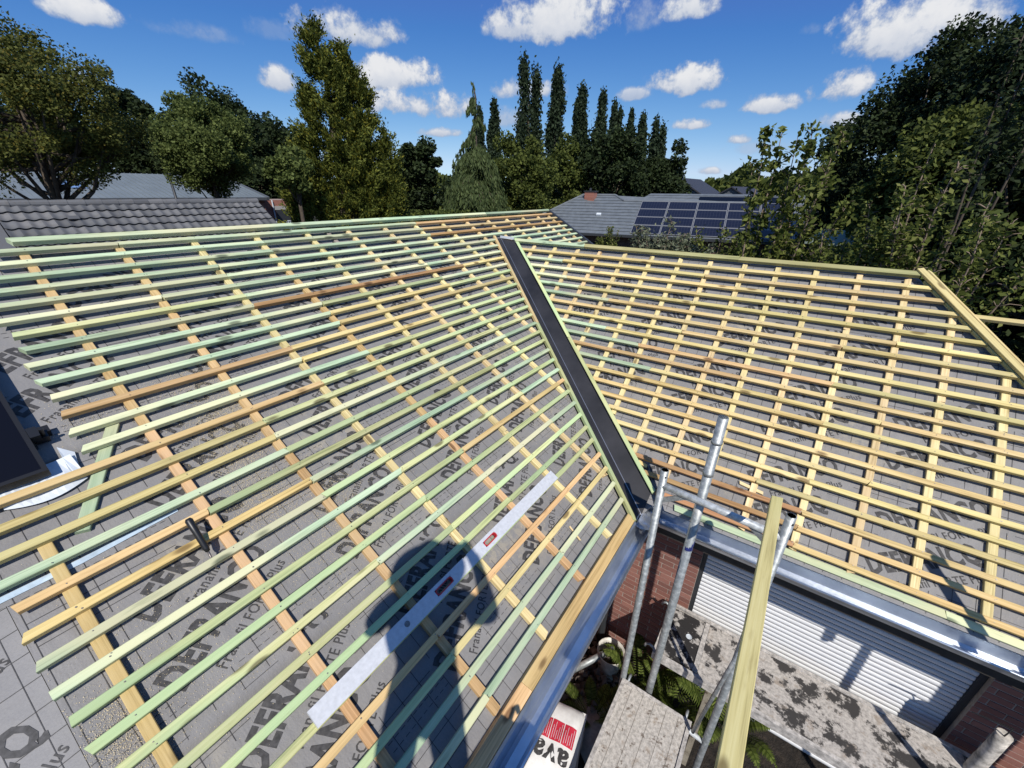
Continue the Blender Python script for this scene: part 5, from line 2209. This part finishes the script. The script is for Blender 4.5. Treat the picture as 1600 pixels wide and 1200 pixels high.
def weeping():
    az, d = 39.6, 28.0
    x, y = at(az, d)
    e = empty('weeping_cypress', (x, y, GZ))
    tag(e, 'weeping cypress with a thin bent spire and drooping boughs', 'conifer')
    r = np.random.default_rng(8)
    zt = 5.45 - GZ
    P, A_ = [], []
    mb = MB()
    mb.tube([(0, 0, 0), (0, 0, 6.5), (0.1, -.1, zt - .7), (0.02, -.03, zt)], [.28, .16, .05, .012], 8)
    nb = 146
    for k in range(nb):
        t = r.uniform(0.02, 0.66) if k < 130 else r.uniform(0.66, 0.97)
        z0 = 2.0 + (zt - 2.4) * t
        L = 0.35 + 2.3 * (1 - t / 0.70) ** 0.6 if t < 0.66 else 0
        if t >= 0.66:
            L = r.uniform(.25, 1.0) * (1.12 - t) * 2.6
        an = r.uniform(0, 2 * PI)
        c_, s_2 = math.cos(an), math.sin(an)
        prev = None
        pts = []
        for q in np.linspace(0, 1, 7):
            rr = L * q
            zz = z0 + L * (0.25 * q - 0.85 * q * q)
            pts.append((rr * c_, rr * s_2, zz))
        mb.tube(pts, [.03] * 3 + [.02] * 4, 4)
        for (px, py, pz) in pts[1:]:
            nh_ = int(3 if t > .66 else 15)
            for _ in range(nh_):
                ln = r.uniform(.2, 0.8) * (0.35 if t > .66 else 1.0)
                ox, oy = r.normal(0, .14 if t < .66 else .05, 2)
                m_ = 7
                zz = np.linspace(0, -ln, m_)
                P.append(np.stack([px + ox + r.normal(0, .02, m_), py + oy + r.normal(0, .02, m_), pz + zz], 1))
                A_.append(np.tile([c_ * .25, s_2 * .25, -1.0], (m_, 1)))
    for q in np.linspace(0, 1, 60):
        P.append(np.array([[0.1 * (1 - q) + r.normal(0, .05), -.1 * (1 - q) + r.normal(0, .05), zt - 1.6 * (1 - q)]]))
        A_.append(np.array([[0, 0, -1.0]]))
    P, A_ = np.vstack(P), np.vstack(A_)
    k = P[:, 2] > 0.05
    leaf_mesh('crown', P[k], 0.15, M['leaf_cedar'], e, 9, along=A_[k], elong=3.2, spread=.6)
    mb.build('trunk', M['bark'], e, True)


weeping()


def sapling(label, az, d, top, half, seed, nstem, leaf, mat='leaf_sapling', base=GZ, name='young_tree', cat='young tree', group=None, dens=1.0, bare=0.25, bark='bark_pale', lean=0.35):
    x, y = at(az, d)
    e = empty(name, (x, y, GZ))
    tag(e, label, cat, group)
    r = np.random.default_rng(seed)
    H = top - GZ
    mb = MB()
    P, A_ = [], []
    for s in range(nstem):
        an = 2 * PI * s / nstem + r.uniform(-.5, .5)
        sp = half * r.uniform(.25, 1.0)
        hh = H * r.uniform(.74, 1.0) if s else H
        if s == 0:
            sp *= lean
        bx, by = .12 * math.cos(an), .12 * math.sin(an)
        pts = []
        for q in np.linspace(0, 1, 9):
            rr = sp * q ** 1.7
            pts.append(np.array([bx + rr * math.cos(an) + r.normal(0, .03) * q, by + rr * math.sin(an) + r.normal(0, .03) * q, hh * q]))
        mb.tube(pts, list(np.linspace(.040, .006, 9)), 6)
        pts = np.array(pts)
        ntw = int(26 * dens)
        for k in range(ntw):
            q = r.uniform(bare + .25, 1.0)
            i = min(7, int(q * 8))
            f = q * 8 - i
            c = pts[i] * (1 - f) + pts[i + 1] * f
            L = half * r.uniform(.25, .62) * (1.15 - q * .75)
            a2 = r.uniform(0, 2 * PI)
            dv = np.array([math.cos(a2), math.sin(a2), r.uniform(.25, 1.0)])
            dv /= np.linalg.norm(dv)
            end = c + dv * L
            mb.tube([c, c + dv * L * .5 + np.array([0, 0, .03]), end], [.010, .007, .003], 4)
            m_ = int(30 * max(.4, L / half * 2))
            qq = r.uniform(.1, 1.05, m_)
            P.append(c + dv * L * qq[:, None] + r.normal(0, .045 + .03 * half, (m_, 3)))
            al = dv * .6 + r.normal(0, .5, (m_, 3)) + np.array([0, 0, -.25])
            A_.append(al)
    P, A_ = np.vstack(P), np.vstack(A_)
    k = P[:, 2] > 0.05
    leaf_mesh('crown', P[k], leaf, M[mat], e, seed + 1, along=A_[k], elong=2.1, spread=.7)
    mb.build('trunk', M[bark], e, True)


sapling('young multi stemmed tree standing before the right end of the solar roof', 3.0, 11.5, 1.25, 0.95, 81, 7, 0.088, dens=1.15, bare=.25)
sapling('taller leafy shoots at the left of the young tree', 5.6, 11.0, 1.12, 0.42, 86, 3, 0.10, dens=1.0, bare=.30)
sapling('airy young tree with reddish twigs before the black trees on the right', -7.6, 9.6, 0.72, 0.72, 82, 7, 0.066, dens=1.9, bare=.05)
sapling('leafy young tree right of the hip end', -11.6, 9.0, 0.05, 0.75, 83, 8, 0.066, dens=2.0, bare=.02)
sapling('leafy young tree left of the hip end', -4.3, 10.0, -0.15, 0.62, 84, 7, 0.066, dens=1.8, bare=.05)
sapling('silver grey willow bush below the solar panels', 15.9, 16.5, -0.92, 1.15, 91, 14, 0.085, 'leaf_willow', dens=1.7, bare=.0, name='willow_bush', cat='bush')
for i, (lab, az, d, tp_, hf) in enumerate((('green garden bush right of the willow bush', 9.2, 14.5, -1.05, .95), ('green garden bush under the right solar panels', 5.2, 13.5, -1.0, .9),
                                           ('low bush under the young tree', 0.4, 12.0, -0.85, .8), ('low bush behind the middle of the right ridge', 12.2, 13.0, -1.25, .7),
                                           ('small bright bush at the left end of the right ridge', 22.6, 22.5, -1.55, .42), ('bush between the two young trees', -2.6, 12.5, -.95, .8))):
    sapling(lab, az, d, tp_, hf, 100 + i, 10, 0.075, 'leaf_sapling' if i != 3 else 'leaf_willow', dens=1.3, bare=.0, name='garden_bush', cat='bush', group='garden bushes behind the right ridge')
for i, (lab, az, d, tp_, hf, bs) in enumerate((
        ('huge dark tree at the left of the right hand group', -3.6, 25.0, 4.3, 2.7, -4.4), ('huge dark tree in the middle of the right hand group', -6.2, 24.0, 5.15, 3.2, -4.4),
        ('tallest dark tree at the right picture edge', -12.0, 22.0, 6.2, 3.3, -4.4), ('dark tree beyond the right picture edge', -18.0, 20.0, 6.0, 3.4, -4.4),
        ('lower dark tree in front of the right hand group', -8.8, 18.5, 2.6, 2.2, -4.4), ('dark tree low behind the young trees', -3.2, 27.0, 1.5, 1.6, -4.4),
        ('shaded tree right of the hip boards', -15.0, 14.0, 1.6, 2.0, -4.6))):
    tree(lab, az, d, tp_, bs, hf, 'leaf_dark' if i != 4 else 'leaf_mid', 120 + i, 46000, 0.115, 170, 0.13, group='dark trees on the right', lobes=10, hollow=.6)
sapling('overhanging leafy branch tips at the top right corner', -10.6, 11.0, 2.85, 0.55, 140, 3, 0.062, 'leaf_dark', dens=1.2, bare=.45, bark='bark')
# hedge and far woodland
hx, hy = at(46.0, 25.0)
e = empty('hedge', (hx, hy, GZ), R(-44))
tag(e, 'clipped hedge seen between the conifer and the cypress', 'hedge')
r = np.random.default_rng(150)
P = r.uniform(-1, 1, (9000, 3)) * np.array([2.4, .6, 1.95]) + np.array([0, 0, 1.97])
leaf_mesh('foliage', P, .13, M['leaf_mid'], e, 151)
mb = MB()
for q in np.linspace(-2.2, 2.2, 8):
    mb.tube([(q, 0, 0), (q + .1, .05, 3.2)], .03, 5)
mb.build('stems', M['bark'], e)
r = np.random.default_rng(160)
n = 42000
az_ = r.uniform(R(-40), R(118), n)
d_ = r.uniform(105, 135, n)
top_ = 2.6 + 1.6 * np.sin(az_ * 17) + 1.0 * np.sin(az_ * 41 + 1) + .7 * np.sin(az_ * 97)
z_ = GZ + (top_ - GZ) * (1 - r.uniform(0, 1, n) ** 1.6)
P = np.stack([d_ * np.cos(az_), d_ * np.sin(az_), z_], 1)
o = leaf_mesh('distant_woodland', P, 1.25, M['leaf_mid'], None, 161)
o['kind'] = 'stuff'

# ------------------------------------------------------------------ the photographer (seen only as a shadow)
def person():
    e = empty('person', (-0.39 * math.cos(HEAD) - 0.22 * math.sin(HEAD), -0.39 * math.sin(HEAD) + 0.22 * math.cos(HEAD), -1.523))
    e.rotation_euler = (0, 0, HEAD)          # facing along local +x
    tag(e, 'person in work clothes and brimmed hat on the scaffold, holding up a phone', 'person')
    # local coordinates: x forward, y left, z up
    F = 0.27
    J = {'pelvis': (0, 0, 0.96), 'spine': (0.01, 0, 1.15), 'chest': (0.02, 0, 1.36), 'neck': (0.03, 0, 1.50), 'head0': (0.05, 0, 1.58), 'head1': (0.06, 0, 1.72)}
    edges = [('pelvis', 'spine'), ('spine', 'chest'), ('chest', 'neck'), ('neck', 'head0'), ('head0', 'head1')]
    rad = {'pelvis': .135, 'spine': .122, 'chest': .140, 'neck': .060, 'head0': .085, 'head1': .10}
    for s, n_ in ((1, 'l'), (-1, 'r')):
        J['sh' + n_] = (0.03, .185 * s, 1.46)
        J['el' + n_] = (0.15, .31 * s - .03, 1.20)
        J['wr' + n_] = (0.30, .125 * s - .12, 1.44)
        J['pm' + n_] = (0.325, .09 * s - .12, 1.505)
        J['hp' + n_] = (0, .085 * s, .90)
        J['kn' + n_] = (0.05, .13 * s, .50)
        J['an' + n_] = (0.0, .15 * s, .09)
        J['to' + n_] = (0.17, .18 * s, .045)
        rad.update({'sh' + n_: .075, 'el' + n_: .055, 'wr' + n_: .036, 'pm' + n_: .038, 'hp' + n_: .105, 'kn' + n_: .075, 'an' + n_: .052, 'to' + n_: .045})
        edges += [('chest', 'sh' + n_), ('sh' + n_, 'el' + n_), ('el' + n_, 'wr' + n_), ('wr' + n_, 'pm' + n_), ('pelvis', 'hp' + n_), ('hp' + n_, 'kn' + n_), ('kn' + n_, 'an' + n_), ('an' + n_, 'to' + n_)]
    names = list(J)

    def skin(name, names, J, edges, rad, mat, sub=2, root='pelvis'):
        me = bpy.data.meshes.new(name)
        me.from_pydata([J[k] for k in names], [(names.index(a), names.index(b)) for a, b in edges], [])
        o = bpy.data.objects.new(name, me)
        COL.objects.link(o)
        o.parent = e
        o.modifiers.new('skin', 'SKIN')
        lay_ = me.skin_vertices[0].data
        for i, k in enumerate(names):
            q = rad[k]
            lay_[i].radius = (q, q) if not hasattr(q, '__len__') else q
            lay_[i].use_root = (k == root)
        sd = o.modifiers.new('sub', 'SUBSURF')
        sd.levels = sd.render_levels = sub
        me.materials.append(mat)
        return o
    skin('body', names, J, edges, rad, simple('work_clothes', (0.05, 0.06, 0.09), 0.9, nz=(12, .2)))
    sk = simple('skin', (0.48, 0.30, 0.22), 0.6)
    for s in (1, -1):
        Jh = {'w': (0.30, .125 * s - .12, 1.44), 'p': (0.325, .09 * s - .12, 1.505)}
        eh = [('w', 'p')]
        rh_ = {'w': .032, 'p': .034}
        for k in range(4):
            Jh['a%d' % k] = (0.335, (.080 - .012 * k) * s - .12, 1.526 + .020 * (1.5 - k))
            Jh['b%d' % k] = (0.362, (.055 - .010 * k) * s - .12, 1.536 + .020 * (1.5 - k))
            Jh['c%d' % k] = (0.358, (.035 - .008 * k) * s - .12, 1.532 + .020 * (1.5 - k))
            eh += [('p', 'a%d' % k), ('a%d' % k, 'b%d' % k), ('b%d' % k, 'c%d' % k)]
            rh_.update({'a%d' % k: .010, 'b%d' % k: .009, 'c%d' % k: .008})
        Jh['t0'], Jh['t1'] = (0.315, .075 * s - .12, 1.50), (0.325, .045 * s - .12, 1.53)
        eh += [('p', 't0'), ('t0', 't1')]
        rh_.update({'t0': .012, 't1': .010})
        skin('hand', list(Jh), Jh, eh, rh_, sk, 1, 'w')
    mb = MB()
    mb.lathe([(0.0, 0.150), (0.06, 0.140), (0.098, 0.09), (0.112, 0.03), (0.115, 0.0), (0.165, -.02), (0.205, -.035), (0.205, -.040), (0.11, -.008)], 22, (0.055, 0, 1.70))
    mb.build('hat', simple('cap_cloth', (0.03, 0.03, 0.035), 0.9), e, False)
    mb = MB()
    for s in (1, -1):
        mb.lathe([(0.0, .012), (0.011, .006), (0.013, 0.0)], 10, (0.155, .035 * s, 1.655))
        mb.tube([(0.055, .105 * s, 1.62), (0.05, .118 * s, 1.65), (0.055, .105 * s, 1.685)], .012, 6)
    mb.tube([(0.15, 0, 1.66), (0.178, 0, 1.625), (0.155, 0, 1.612)], [.010, .016, .008], 8)
    mb.tube([(0.145, -.03, 1.585), (0.152, 0, 1.583), (0.145, .03, 1.585)], .007, 6)
    mb.build('face', sk, e, True)
    ph = MB()
    ph.box((-0.02, -0.078, -0.040), (-0.010, 0.078, 0.036))
    o = ph.build('phone', M['black'])
    o.matrix_world = Matrix.Rotation(HEAD, 4, 'Z') @ Matrix.Rotation(R(25), 4, 'Y')
    o.location = Vector((-0.03 * math.cos(HEAD), -0.03 * math.sin(HEAD), -0.012)) + Vector((-math.sin(HEAD), math.cos(HEAD), 0)) * 0.09
    tag(o, 'black phone held up in both hands', 'phone')


person()
